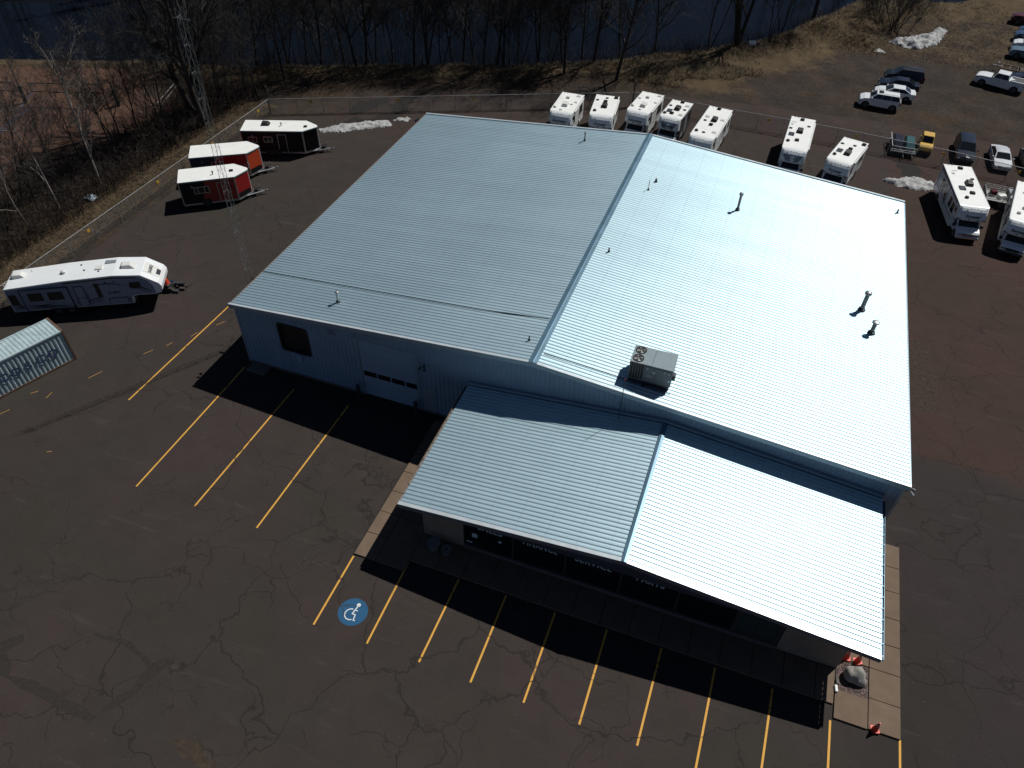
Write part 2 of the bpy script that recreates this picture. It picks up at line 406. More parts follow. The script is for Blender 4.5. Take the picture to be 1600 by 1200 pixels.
M_STRAW = mat('dry straw grass', (0.175,0.130,0.076), 0.9, var=0.4, scale=1.2, world=True)
M_STRAWD = mat('brown dead grass', (0.088,0.062,0.038), 0.9, var=0.4, scale=1.2, world=True)
M_SIGN = mat('yellow plate', (0.50,0.29,0.02), 0.6)
M_TARPB = mat('pale blue sheet', (0.33,0.40,0.47), 0.5)
M_TARPG = mat('dull green sheet', (0.030,0.060,0.035), 0.7)
M_RIMBLK = mat('black hub', (0.03,0.03,0.03), 0.4, 0.5)
M_SEALINE = mat('blue court tape', (0.05,0.09,0.26), 0.6)
M_TAPEW = mat('white court tape', (0.42,0.40,0.38), 0.6)
M_NET = mat('black net cord', (0.012,0.012,0.013), 0.8)

def carpaint(name, col, metal=0.0): return mat(name, col, 0.6, metal*0.3, var=0.04, scale=1.0, coat=0.9, spec=0.05)
P_WHITE = carpaint('white car paint', (0.70,0.72,0.73))
P_BLACK = carpaint('black car paint', (0.010,0.012,0.016))
P_NAVY = carpaint('dark navy car paint', (0.010,0.015,0.030), 0.2)
P_BLUE = carpaint('blue car paint', (0.030,0.065,0.13), 0.3)
P_SILV = carpaint('silver car paint', (0.46,0.48,0.50), 0.5)
P_GREY = carpaint('dark grey car paint', (0.07,0.08,0.09), 0.4)
P_MAROON = carpaint('maroon car paint', (0.075,0.008,0.010), 0.2)
P_YEL = carpaint('mustard yellow paint', (0.62,0.40,0.10))
P_TEAL = carpaint('teal paint', (0.035,0.10,0.11))

# ------------------------------------------------------------------ ground, river, paving
BANK = [(-140,3),(-90,21),(-57,34.1),(-50.1,36.8),(-43.1,39.3),(-35.4,40.9),(-28.2,43.2),(-25.8,44.8),(-20.3,46.9),(-15,49.6),(-8.1,52.7),(-1.1,55.4),
        (5.7,59.3),(11.2,62.3),(15.1,66.2),(19.4,69.1),(25,74.3),(29.3,80.1),(33.7,88.9),(37.4,97.5),(42,100.4),(46.9,101),(51,103),(56,109),(66,120),(90,146),(120,190)]
def bank_dist(x, y):
    best = 1e9; sgn = 1
    for (ax, ay), (bx, by) in zip(BANK, BANK[1:]):
        dx, dy = bx-ax, by-ay; t = max(0, min(1, ((x-ax)*dx+(y-ay)*dy)/(dx*dx+dy*dy)))
        ex, ey = x-ax-t*dx, y-ay-t*dy; d = ex*ex+ey*ey
        if d < best-1e-9: best = d; sgn = 1 if dx*(y-ay)-dy*(x-ax) > 0 else -1
    return sgn*math.sqrt(best)
MOUNDS = [(33,81.5,1.7,2.3),(29.6,76.6,1.0,1.9),(37.5,79.5,1.1,2.0),(40,91,1.2,3.2),(44.5,96.5,1.0,3.0),(24,71.2,0.5,1.8),(36,86,1.2,2.5),(16,59.5,0.4,3.0),(21,61,0.45,3.2)]
def sstep(a, b, x):
    t = max(0, min(1, (x-a)/(b-a))); return t*t*(3-2*t)
def ground_z(x, y, d=None):
    if d is None: d = bank_dist(x, y)
    z = -0.03
    if d > -1.2: z -= 3.6*sstep(-0.3, 5, d)
    if d > 24: z += 4.0*sstep(27, 33, d)
    if -6 < d < 1: z += 0.22*sstep(-6, -2.5, d)*(1-sstep(-1.2, 0.6, d))*(0.5+noise.noise((x*0.35, y*0.35, 0)))
    for mx, my, h, s in MOUNDS:
        q = ((x-mx)**2+(y-my)**2)/(s*s)
        if q < 7: z += h*math.exp(-q)*(1+0.35*noise.noise((x*0.9, y*0.9, 3)))
    return z
def in_poly(x, y, poly):
    r = False; n = len(poly)
    for i in range(n):
        x1, y1 = poly[i]; x2, y2 = poly[(i+1) % n]
        if (y1 > y) != (y2 > y) and x < (x2-x1)*(y-y1)/(y2-y1)+x1: r = not r
    return r
def zone(x, y, d):
    sand = sstep(-33.0, -36.5, x+2.0*noise.noise((x*0.1, y*0.15, 7)))*sstep(9, 12, y)*sstep(1.6, 3.4, -d)
    sand = max(sand, 0.75*sstep(-29, -32, x)*sstep(19, 22, y)*sstep(34, 31, y))
    g = 0.0
    if -25.2 < x < -20 and y < 36: g = 0.95*sstep(-25.4, -24.0, x)
    g = max(g, 0.72*sstep(-5.0, -2.2, d)*sstep(2, 0.2, d)*(0.6 if x < -30 else 1))
    if d < 0 and x > 9: g = max(g, 0.85*sstep(-9 if x < 24 else -13, -4, d)*sstep(9, 13, x))
    for mx, my, h, s in MOUNDS:
        g = max(g, 1.0*math.exp(-((x-mx)**2+(y-my)**2)/(s*s*2.2)))
    if x > 30 and y > 74: g = max(g, 0.46*sstep(74, 80, y))
    if x < -25 and y < 12: g = max(g, 0.35)
    lit = 0.0
    if x < -24: lit = 0.85*sstep(-37, -33, x)
    if d > -7 and x < 16: lit = max(lit, 0.6*sstep(-9, -5, d))
    if d > 0.5: lit = 1.0; g *= 0.4
    return (sand, g, lit)
def terrain():
    x0, x1, y0, y1, st = -100.0, 112.0, -72.0, 150.0, 0.8
    nx = int((x1-x0)/st)+1; ny = int((y1-y0)/st)+1
    vs = []; cols = []
    for j in range(ny):
        for i in range(nx):
            x, y = x0+i*st, y0+j*st
            if y < -5 and x > -22: d = -99
            else: d = bank_dist(x, y)
            vs.append((x, y, ground_z(x, y, d) if d > -60 else -0.03)); cols.append(zone(x, y, d) if d > -60 else (0, 0, 0.2))
    fs = [(j*nx+i, j*nx+i+1, (j+1)*nx+i+1, (j+1)*nx+i) for j in range(ny-1) for i in range(nx-1)]
    me = bpy.data.meshes.new('terrain'); me.from_pydata(vs, [], fs); me.materials.append(M_TERR)
    a = me.color_attributes.new('zone', 'FLOAT_COLOR', 'POINT')
    for k, c in enumerate(cols): a.data[k].color = (*c, 1)
    me.shade_smooth()
    struct(place('terrain', me))
    o = MB(); X0, X1, Y0, Y1 = x0, x0+(nx-1)*st, y0, y0+(ny-1)*st; B = 3000
    for a, b, c, d in ((-B, X0, -B, B), (X1, B, -B, B), (X0, X1, -B, Y0), (X0, X1, Y1, B)): o.quad((a,c,-0.03),(b,c,-0.03),(b,d,-0.03),(a,d,-0.03))
    struct(o.build('distant_ground', M_TERR))
    wv = MB()
    left = [(x, y) for x, y in BANK if -100 < x < 112 and y < 150]
    # water sheet: a ribbon from the near bank to the far bank
    rib = []
    for k, (x, y) in enumerate(BANK):
        a = BANK[max(0, k-1)]; b = BANK[min(len(BANK)-1, k+1)]; dx, dy = b[0]-a[0], b[1]-a[1]; l = math.hypot(dx, dy); nx_, ny_ = -dy/l, dx/l
        rib.append((x, y)); rib.append((x+nx_*46, y+ny_*46))
    wv2 = MB()
    poly = [(-99,-40),(-99,149),(111,149),(111,40)]
    wv2.quad((-99,10,-1.9),(111,10,-1.9),(111,149,-1.9),(-99,149,-1.9))
    struct(wv2.build('river', M_WATER))
terrain()

FEN = [(-19.95,-14),(-19.98,33.6),(14.9,50.0),(36,49.45),(46,48.6),(60,46.2)]
LOT = [(-19.2,-70),(-19.2,33.2),(-14,36),(-12,41.5),(-4,46.5),(6,51.0),(14.5,54.0),(27,55.5),(40,56.5),(70,55),(105,50),(105,-70)]
def paving():
    # one sheet, gridded so that it can carry a tint
    st = 1.6; x0, y0 = -20, -70
    mb = MB()
    import bmesh
    bm = bmesh.new()
    vs = [bm.verts.new((x, y, 0)) for x, y in LOT]
    bm.faces.new(vs)
    for k in range(1, 78):
        x = x0+k*st
        bmesh.ops.bisect_plane(bm, geom=bm.verts[:]+bm.edges[:]+bm.faces[:], plane_co=(x, 0, 0), plane_no=(1, 0, 0))
    for k in range(1, 78):
        y = y0+k*st
        bmesh.ops.bisect_plane(bm, geom=bm.verts[:]+bm.edges[:]+bm.faces[:], plane_co=(0, y, 0), plane_no=(0, 1, 0))
    me = bpy.data.meshes.new('asphalt_lot'); bm.to_mesh(me); bm.free()
    me.materials.append(M_ASPH)
    a = me.color_attributes.new('tint', 'FLOAT_COLOR', 'POINT')
    for v in me.vertices:
        x, y = v.co.x, v.co.y
        red = 0.85*sstep(7.6, 8.1, y+0.18*(x-43)+0.0)*sstep(40, 42, x) if x > 40 else 0.45*sstep(30, 36, y)
        cold = 0.9*sstep(39, 42, x)*sstep(8.2, 7.6, y+0.18*(x-43))+0.25*sstep(4, -10, x)*sstep(-8, -16, y)
        a.data[v.index].color = (red, min(1, cold), 0, 1)
    struct(place('asphalt_lot', me))
paving()

def sheet(name, poly, z, m, wob=0.0):
    mb = MB()
    if wob:
        q = []
        for (ax, ay), (bx, by) in zip(poly, poly[1:]+poly[:1]):
            n = max(1, int(math.hypot(bx-ax, by-ay)/0.25))
            for i in range(n):
                t = i/n; x, y = ax+(bx-ax)*t, ay+(by-ay)*t
                q.append((x+wob*noise.noise((x*1.7, y*1.7, 1)), y+wob*noise.noise((x*1.7, y*1.7, 9))))
        poly = q
    mb.quad(*[(x, y, z) for x, y in poly])
    return struct(mb.build(name, m))
# old seal-coat patches at the lower left, silt beside the cracks
sheet('asphalt_patch', [(0.3,-21.4),(1.15,-20.6),(1.5,-20.75),(1.1,-21.6),(1.95,-22.1),(2.2,-22.6),(1.2,-22.65),(0,-22.3)], 0.0035, M_PATCH, 0.12)
sheet('asphalt_patch', [(1.9,-22.5),(3.6,-22.2),(4.3,-22.3),(6.3,-22.4),(7.3,-22.55),(7.5,-22.2),(7.2,-22.85),(5.8,-22.85),(4.1,-22.75),(3.2,-22.75)], 0.0047, M_PATCH, 0.12)
sheet('asphalt_patch', [(7.35,-22.3),(7.55,-21.4),(8.0,-21.05),(7.9,-20.4),(8.0,-19.6),(8.8,-18.85),(8.9,-19.3),(8.5,-20.2),(8.3,-21.1),(7.8,-22.0)], 0.0059, M_PATCH, 0.12)
sheet('asphalt_patch', [(4.3,-19.3),(6.2,-19.1),(7.9,-19.5),(7.9,-19.75),(6.1,-19.3),(4.4,-19.45)], 0.0071, M_PATCH, 0.10)
sheet('silt_stain', [(11.0,-22.2),(12.4,-21.9),(14.2,-22.5),(13.6,-22.8),(12.0,-22.6)], 0.003, M_RUSTY, 0.2)
sheet('silt_stain', [(42.6,19.5),(44.2,19.2),(44.6,12.6),(43.9,12.0),(42.6,12.4)], 0.003, M_RUSTY, 0.35)
M_WET = mat('wet asphalt', (0.026,0.023,0.021), 0.85, var=0.2, scale=2, world=True, spec=0.1)
sheet('meltwater', [(-12.4,34.2),(-11.8,36.4),(-10.2,36.2),(-9.3,38.2),(-7.8,38.9),(-7.1,37.7),(-8.9,36.5),(-10.4,35.4)], 0.004, M_WET, 0.5)
sheet('meltwater', [(-9.6,40.3),(-8.3,43.6),(-7.6,44.6),(-7.2,43.9),(-7.7,41.5),(-7.1,38.6),(-8.1,38.4)], 0.004, M_WET, 0.5)
sheet('meltwater', [(-13.0,40.0),(-10.6,41.7),(-9.9,41.4),(-10.6,39.2),(-11.6,36.8),(-12.9,37.0)], 0.004, M_WET, 0.5)
sheet('meltwater', [(41.6,48.0),(43.6,48.2),(44.3,46.4),(43.8,44.6),(42.6,45.3)], 0.004, M_WET, 0.5)

# painted lines: every one a sheet of its own
def line(x0, y0, x1, y1, wd=0.098, m=None):
    dx, dy = x1-x0, y1-y0; l = math.hypot(dx, dy); nx, ny = -dy/l*wd/2, dx/l*wd/2
    mb = MB(); mb.quad((x0-nx,y0-ny,0.006),(x1-nx,y1-ny,0.006),(x1+nx,y1+ny,0.006),(x0+nx,y0+ny,0.006))
    o = mb.build('parking_line', m or M_YEL); struct(o)
for a in ((14.13,-10.9,14.19,-15.14),(17.06,-10.2,17.15,-15.1),(19.98,-10.2,19.95,-15.05),(22.64,-10.2,22.66,-15.1),(25.32,-10.2,25.34,-15.12),(28.04,-10.2,28.06,-15.16),
          (30.82,-10.2,30.76,-15.14),(33.47,-10.25,33.41,-15.2),(36.21,-10.3,36.12,-15.3),(38.88,-10.9,38.93,-15.3),(41.92,-10.7,41.92,-15.3),
          (-4.89,4.86,-5.08,-5.70),(0.04,-0.32,0.12,-11.22),(4.27,-0.93,4.13,-11.2),(8.34,-0.99,8.24,-11.21)): line(*a)
for a in ((-8.93,-5.02,-8.55,-4.14),(-7.18,-1.74,-6.83,-1.18),(-6.28,-0.46,-6.09,-0.02),(-5.32,0.95,-5.17,1.53),(-4.42,2.66,-4.09,3.26),(-11.37,-7.51,-11.05,-7.14),
          (-10.11,-7.46,-10.14,-6.9),(-11.71,-9.61,-11.46,-9.09),(-6.64,-11.01,-6.39,-10.86)): line(*a, wd=0.045, m=M_YELW)

# accessible parking symbol
def access_symbol():
    t = thing('accessible_parking_symbol', 'blue disc with white wheelchair symbol painted between two yellow lines', 'road marking', (15.69,-13.83,0.005))
    mb = MB(); mb.quad(*[(0.76*math.cos(2*PI*k/48), 0.76*math.sin(2*PI*k/48), 0) for k in range(48)]); mb.build('disc', M_PBLUE, t)
    s = MB(); z = 0.004
    hx, hy = 0.10, 0.44
    s.quad(*[(hx+0.105*math.cos(2*PI*k/20), hy+0.105*math.sin(2*PI*k/20), z) for k in range(20)])
    def bar(pts, wd=0.065, c=[0]):
        for (ax, ay), (bx, by) in zip(pts, pts[1:]):
            c[0] += 1; zz = z+0.0004*c[0]
            dx, dy = bx-ax, by-ay; l = math.hypot(dx, dy); nx, ny = -dy/l*wd/2, dx/l*wd/2; ex, ey = dx/l*wd*0.3, dy/l*wd*0.3
            s.quad((ax-nx-ex,ay-ny-ey,zz),(bx-nx+ex,by-ny+ey,zz),(bx+nx+ex,by+ny+ey,zz),(ax+nx-ex,ay+ny-ey,zz))
    bar([(0.09,0.34),(0.02,-0.10)]); bar([(0.06,0.13),(0.20,0.13)], 0.05); bar([(0.02,-0.10),(0.19,-0.10),(0.23,-0.40),(0.31,-0.40)], 0.055)
    arc = [(-0.04+0.30*math.cos(R(a)), -0.16+0.30*math.sin(R(a))) for a in range(95, 318, 14)]
    bar(arc, 0.055)
    s.build('wheelchair_figure', M_PWHITE, t)
access_symbol()

# ------------------------------------------------------------------ pavement slabs
def pavement():
    root = bpy.data.objects.new('pavement', None); COL.objects.link(root); struct(root)
    k = 0
    def slab(x0, x1, y0, y1, h=0.10):
        j = random.uniform(-0.006, 0.006); g = 0.012
        mb = MB(); mb.box(x0+g, x1-g, y0+g, y1-g, -0.02, h+j); mb.build('slab', M_CONC, root, bevel=0.012, seg=1)
    ys = [-10.80,-9.28,-7.76,-6.24,-4.72,-3.20,-1.68,-0.2]
    for a, b in zip(ys, ys[1:]): slab(14.10, 15.35, a, b); slab(15.35, 17.08, a, b)
    xs = [17.08+1.5*i for i in range(15)]+[38.95]
    for a, b in zip(xs, xs[1:]): slab(a, b, -10.12, -8.30)
    slab(15.35, 17.08, -10.80, -10.12) if False else None
    yr = [-10.74,-9.21,-7.64,-6.11,-4.52,-2.88,-1.3,0.2]
    for a, b in zip(yr, yr[1:]): slab(40.50, 41.93, a, b)
    slab(38.98, 40.49, -10.78, -9.30)
    for a, b in zip(yr[2:], yr[3:]): slab(39.02, 40.49, a, b)
    mb = MB(); mb.box(13.98, 14.09, -10.8, -0.2, -0.02, 0.02); mb.build('joint_strip', M_PATCH, root)
pavement()

# ------------------------------------------------------------------ corrugated sheet
RIB = 0.2756; PW = RIB*3
def rib_profile(w=PW, h=0.034, n=3, base=0.158, top=0.034):
    """(offset, height) across one sheet, from rib centre to rib centre"""
    p = [(0, h), (top/2, h), (base/2, 0)]
    for k in range(1, n):
        c = k*w/n
        p += [(c-base/2, 0), (c-top/2, h), (c+top/2, h), (c+base/2, 0)]
    return p + [(w-base/2, 0), (w-top/2, h), (w, h)]
def roof_sheet(run, rise, segs=2):
    """eave at x=0, ridge at x=run; sheet runs +y by PW; light end-lap step half way"""
    pr = rib_profile(); mb = MB(); xs = [0, run*0.5, run*0.5, run]; dz = [0.0, 0.0, 0.006, 0.006]
    n = len(pr); vs = []
    for x, d in zip(xs, dz):
        for o, h in pr: vs.append((x, o, rise*x/run+h+d))
    fs = []
    for a in (0, 1, 2):
        for i in range(n-1): fs.append((a*n+i, (a+1)*n+i, (a+1)*n+i+1, a*n+i+1))
    # folded lip at the eave
    m0 = len(vs)
    for o, h in pr: vs.append((0.0, o, h-0.012))
    for i in range(n-1): fs.append((m0+i, i, i+1, m0+i+1))
    mb.add(vs, fs); return mb.mesh('roof_panel', M_ROOF)

W, L, HE, RISE = 40.6467, 29.7623, 5.1533, 1.7512
GY = 0.32
def roofz(x): return HE+RISE*(1-abs(x-W/2)/(W/2))

def warehouse():
    t = thing('warehouse', 'wide low steel warehouse with shallow corrugated metal gable roof', 'warehouse', (0,0,0))
    n = 36; pw = L/n
    me = roof_sheet(W/2, RISE)
    for i in range(n):
        o = place('roof_panel', me, t, (0, i*PW*(L/(n*PW)), 0)); o.location.z = HE-0.045; o.scale = (1, pw/PW, 1)
        o = place('roof_panel', me, t, (W, (i+1)*pw, HE-0.045), PI); o.scale = (1, pw/PW, 1)
    # ridge flashing in two lengths with a lap
    for (a, b, dz) in ((-0.05, 15.2, 0.012), (15.0, L+0.05, 0.0)):
        mb = MB(); c = W/2; zt = HE+RISE+0.05+dz; wd = 0.25; zz = zt-RISE*wd/(W/2)
        mb.prism_y([(c-wd,zz-0.035),(c-wd,zz),(c-0.07,zt+0.004),(c,zt+0.02),(c+0.07,zt+0.004),(c+wd,zz),(c+wd,zz-0.035),(c,zt-0.03)], a, b)
        mb.build('ridge_cap', M_RIDGE, t)
    # rake trim front and back: upper fold coloured brighter as its sunlit top, grey face below
    for y0, y1, tag_ in ((-0.06, 0.10, 0), (L-0.10, L+0.06, 1)):
        for x0, x1 in ((-0.04, W/2), (W/2, W+0.04)):
            z0, z1 = roofz(max(0, min(W, x0))), roofz(max(0, min(W, x1)))
            mb = MB()
            mb.add([(x0,y0,z0-0.02),(x1,y0,z1-0.02),(x1,y1,z1-0.02),(x0,y1,z0-0.02),(x0,y0,z0+0.035),(x1,y0,z1+0.035),(x1,y1,z1+0.035),(x0,y1,z0+0.035)],
                   [(3,2,1,0),(4,5,6,7),(0,1,5,4),(1,2,6,5),(2,3,7,6),(3,0,4,7)])
            mb.build('rake_trim', M_TRIMW, t)
            ya, yb = (y0-0.012, y0+0.02) if not tag_ else (y1-0.02, y1+0.012)
            mb = MB()
            mb.add([(x0,ya,z0-0.27),(x1,ya,z1-0.27),(x1,yb,z1-0.27),(x0,yb,z0-0.27),(x0,ya,z0-0.023),(x1,ya,z1-0.023),(x1,yb,z1-0.023),(x0,yb,z0-0.023)],
                   [(3,2,1,0),(4,5,6,7),(0,1,5,4),(1,2,6,5),(2,3,7,6),(3,0,4,7)])
            mb.build('rake_fascia', M_TRIM, t)
    # soffit return under the front overhang
    for x0, x1 in ((0.0, W/2), (W/2, W)):
        z0, z1 = roofz(x0)-0.25, roofz(x1)-0.25
        mb = MB(); mb.add([(x0,-0.03,z0),(x1,-0.03,z1),(x1,GY,z1),(x0,GY,z0),(x0,-0.03,z0+0.02),(x1,-0.03,z1+0.02),(x1,GY,z1+0.02),(x0,GY,z0+0.02)],
               [(3,2,1,0),(4,5,6,7),(0,1,5,4),(1,2,6,5),(2,3,7,6),(3,0,4,7)])
        mb.build('soffit', M_TRIM, t)
    for x in (-0.03, W+0.03):
        mb = MB(); mb.box(x-0.05, x+0.05, 0.12, L-0.12, HE-0.2, HE-0.055); mb.build('eave_trim', M_GUTT if x < 0 else M_TRIM, t)
    # front wall: one object per cladding sheet, opening left for the big door and the fan opening
    DX0, DX1, DZ = 8.78, 12.86, 4.70
    WX0, WX1, WZ0, WZ1 = 3.13, 5.25, 2.15, 4.33
    xs = [-0.0+0.12]
    while xs[-1] < W-0.2: xs.append(min(xs[-1]+0.87, W-0.12))
    def panel(xa, xb, z0, z1f):
        prof = rib_profile(xb-xa, 0.028, 3, 0.075, 0.03); prof = [(xa+o, h) for o, h in prof]
        vs = []; m = len(prof)
        for x, h in prof: vs.append((x, GY-h, z0))
        for x, h in prof: vs.append((x, GY-h, z1f(x)))
        mb = MB(); mb.add(vs, [(i, i+1, m+i+1, m+i) for i in range(m-1)])
        mb.build('wall_panel', M_WALL, t)
    top = lambda x: roofz(x)-0.10
    for a, b in zip(xs, xs[1:]):
        cuts = sorted({a, b, *[c for c in (DX0, DX1, WX0, WX1) if a < c < b]})
        for p, q in zip(cuts, cuts[1:]):
            if q-p < 0.03: continue
            c = (p+q)/2
            if DX0 < c < DX1: panel(p, q, DZ, top)
            elif WX0 < c < WX1: panel(p, q, 0.05, lambda x: WZ0); panel(p, q, WZ1, top)
            else: panel(p, q, 0.05, top)
    mb = MB(); mb.box(0.10, DX0-0.02, GY-0.05, GY+0.10, -0.05, 0.16); mb.box(DX1+0.02, W-0.1, GY-0.05, GY+0.10, -0.05, 0.16); mb.build('base_kerb', M_CONCG, t)
    # corner trims
    for x in (0.08, W-0.08):
        mb = MB(); mb.box(x-0.07, x+0.07, GY-0.04, GY+0.10, 0.0, HE-0.27); mb.build('corner_trim', M_TRIM, t)
    # other walls
    for nm, p in (('side_wall', ((0.14, GY+0.12), (0.14, L-0.2))), ('side_wall', ((W-0.14, GY+0.12), (W-0.14, L-0.2)))):
        (xa, ya), (xb, yb) = p; mb = MB(); k = 34; sgn = -1 if xa < 1 else 1
        prof = rib_profile(yb-ya, 0.028, k*3, 0.075, 0.03)
        vs = [(xa+sgn*h, ya+o, 0) for o, h in prof]+[(xa+sgn*h, ya+o, HE-0.05) for o, h in prof]; m = len(prof)
        mb.add(vs, [(i, i+1, m+i+1, m+i) for i in range(m-1)]); mb.build(nm, M_WALL, t)
    mb = MB(); mb.quad((0.15,L-0.2,0),(W-0.15,L-0.2,0),(W-0.15,L-0.2,HE-0.06),(W/2,L-0.2,HE+RISE-0.06),(0.15,L-0.2,HE-0.06)); mb.build('rear_wall', M_WALL, t)
    # sectional overhead door: five sections, second from the bottom glazed
    d = bpy.data.objects.new('overhead_door', None); COL.objects.link(d); d.parent = t; d.location = (0, GY+0.03, 0)
    hz = (DZ-0.08)/5
    for k in range(5):
        mb = MB(); z0 = 0.04+k*hz
        if k == 1: mb.box(DX0+0.1, DX1-0.1, 0, 0.05, z0+0.006, z0+hz-0.006)
        else:
            mb.box(DX0+0.1, DX1-0.1, 0, 0.05, z0+0.006, z0+hz-0.006)
            for c in range(4):
                cw = (DX1-DX0-0.2)/4; xx = DX0+0.1+c*cw
                mb.box(xx+0.10, xx+cw-0.10, -0.012, 0.001, z0+0.16, z0+hz-0.16)
        mb.build('door_section', M_WALLX, d, bevel=0.008, seg=1)
    for c in range(4):
        x0 = 9.00+c*0.985
        mb = MB(); mb.box(x0, x0+0.90, -0.02, 0.01, 1.74, 2.18); mb.build('pane', M_GLASS, d, bevel=0.02, seg=1)
    mb = MB(); mb.box(DX0-0.02, DX0+0.10, -0.06, 0.06, 0, DZ); mb.box(DX1-0.10, DX1+0.02, -0.06, 0.06, 0, DZ); mb.box(DX0-0.02, DX1+0.02, -0.06, 0.06, DZ, DZ+0.1)
    mb.build('door_frame', M_TRIM, d)
    # rounded dark opening: recessed back, frame, and a torn inner liner
    o = bpy.data.objects.new('dark_opening', None); COL.objects.link(o); o.parent = t; o.location = (0, GY, 0); o['label'] = 'black covered opening with rounded corners in the cladding'
    cx, cz, hw, hh, rr = (WX0+WX1)/2, (WZ0+WZ1)/2, (WX1-WX0)/2, (WZ1-WZ0)/2, 0.22
    def rnd(s):
        q = []
        for sx, sz, a0 in ((1,1,0),(-1,1,90),(-1,-1,180),(1,-1,270)):
            for a in range(0, 91, 18): q.append((cx+sx*(hw*s-rr)+rr*math.cos(R(a0+a)), cz+sz*(hh*s-rr)+rr*math.sin(R(a0+a))))
        return q
    a, b = rnd(1.06), rnd(0.93); m = len(a); mb = MB()
    vs = [(x,-0.06,z) for x,z in a]+[(x,-0.06,z) for x,z in b]+[(x,0.14,z) for x,z in b]+[(x,0.0,z) for x,z in a]
    fs = []
    for i in range(m):
        j = (i+1) % m; fs += [(i,j,m+j,m+i),(m+i,m+j,2*m+j,2*m+i),(3*m+i,3*m+j,j,i)]
    mb.add(vs, fs); mb.build('opening_frame', M_BLACK, o)
    mb = MB(); mb.quad(*[(x,0.13,z) for x,z in rnd(0.98)]); mb.build('cover', M_DKGREY if False else M_BLACK, o)
    # small fittings on the front wall
    v = MB()
    for k in range(5): v.box(6.86, 7.27, GY-0.06, GY-0.03, 4.56+k*0.075, 4.60+k*0.075)
    v.box(6.83, 6.86, GY-0.06, GY-0.02, 4.53, 4.95); v.box(7.27, 7.30, GY-0.06, GY-0.02, 4.53, 4.95); v.build('wall_vent', M_TRIM, t)
    mb = MB(); mb.box(4.06, 4.48, GY-0.10, GY-0.02, 1.42, 1.98); mb.build('meter_box', M_WALLX, t, bevel=0.01, seg=1)
    mb = MB(); mb.box(13.12, 14.08, GY-0.05, GY-0.02, 0.1, 2.26); mb.build('side_door', M_TRIM, t, bevel=0.01, seg=1)
    def lampfit(name, x, y, z, dx, dy):
        e = bpy.data.objects.new(name, None); COL.objects.link(e); e.parent = t; e.location = (x, y, z)
        mb = MB(); mb.cyl((0,0,0), (dx*0.25, dy*0.25, -0.02), 0.03, 6); mb.cbox((dx*0.12,dy*0.12,-0.10), (0.10,0.10,0.10)); mb.build('bracket', M_DKGREY, e)
        for s in (-1, 1):
            mb = MB(); c = Vector((dx*0.32-dy*0.13*s, dy*0.32+dx*0.13*s, -0.02)); d2 = Vector((dx*0.2-dy*0.10*s, dy*0.2+dx*0.10*s, -0.16))
            mb.tube([c-d2*0.25, c+d2*0.45, c+d2*0.6], [0.04, 0.085, 0.095], 10); mb.build('lamp', M_GALV if y < 2 and x > 30 else M_DKGREY, e)  # right front lamps coloured paler to stand for a sun glint
    lampfit('floodlight', 13.43, GY-0.06, 4.22, 0, -1)
    lampfit('floodlight', -0.02, 0.75, HE-0.42, -1, -0.2)
    lampfit('floodlight', -0.06, L-1.2, HE-0.15, -1, 0.2)
    lampfit('floodlight', W+0.02, 0.55, HE-0.75, 1, -0.2)
    # concrete step at the left end of the wall
    mb = MB(); mb.box(0.35, 1.75, -0.62, GY-0.06, -0.02, 0.10); mb.build('step', M_CONCG, t, bevel=0.01, seg=1)
warehouse()

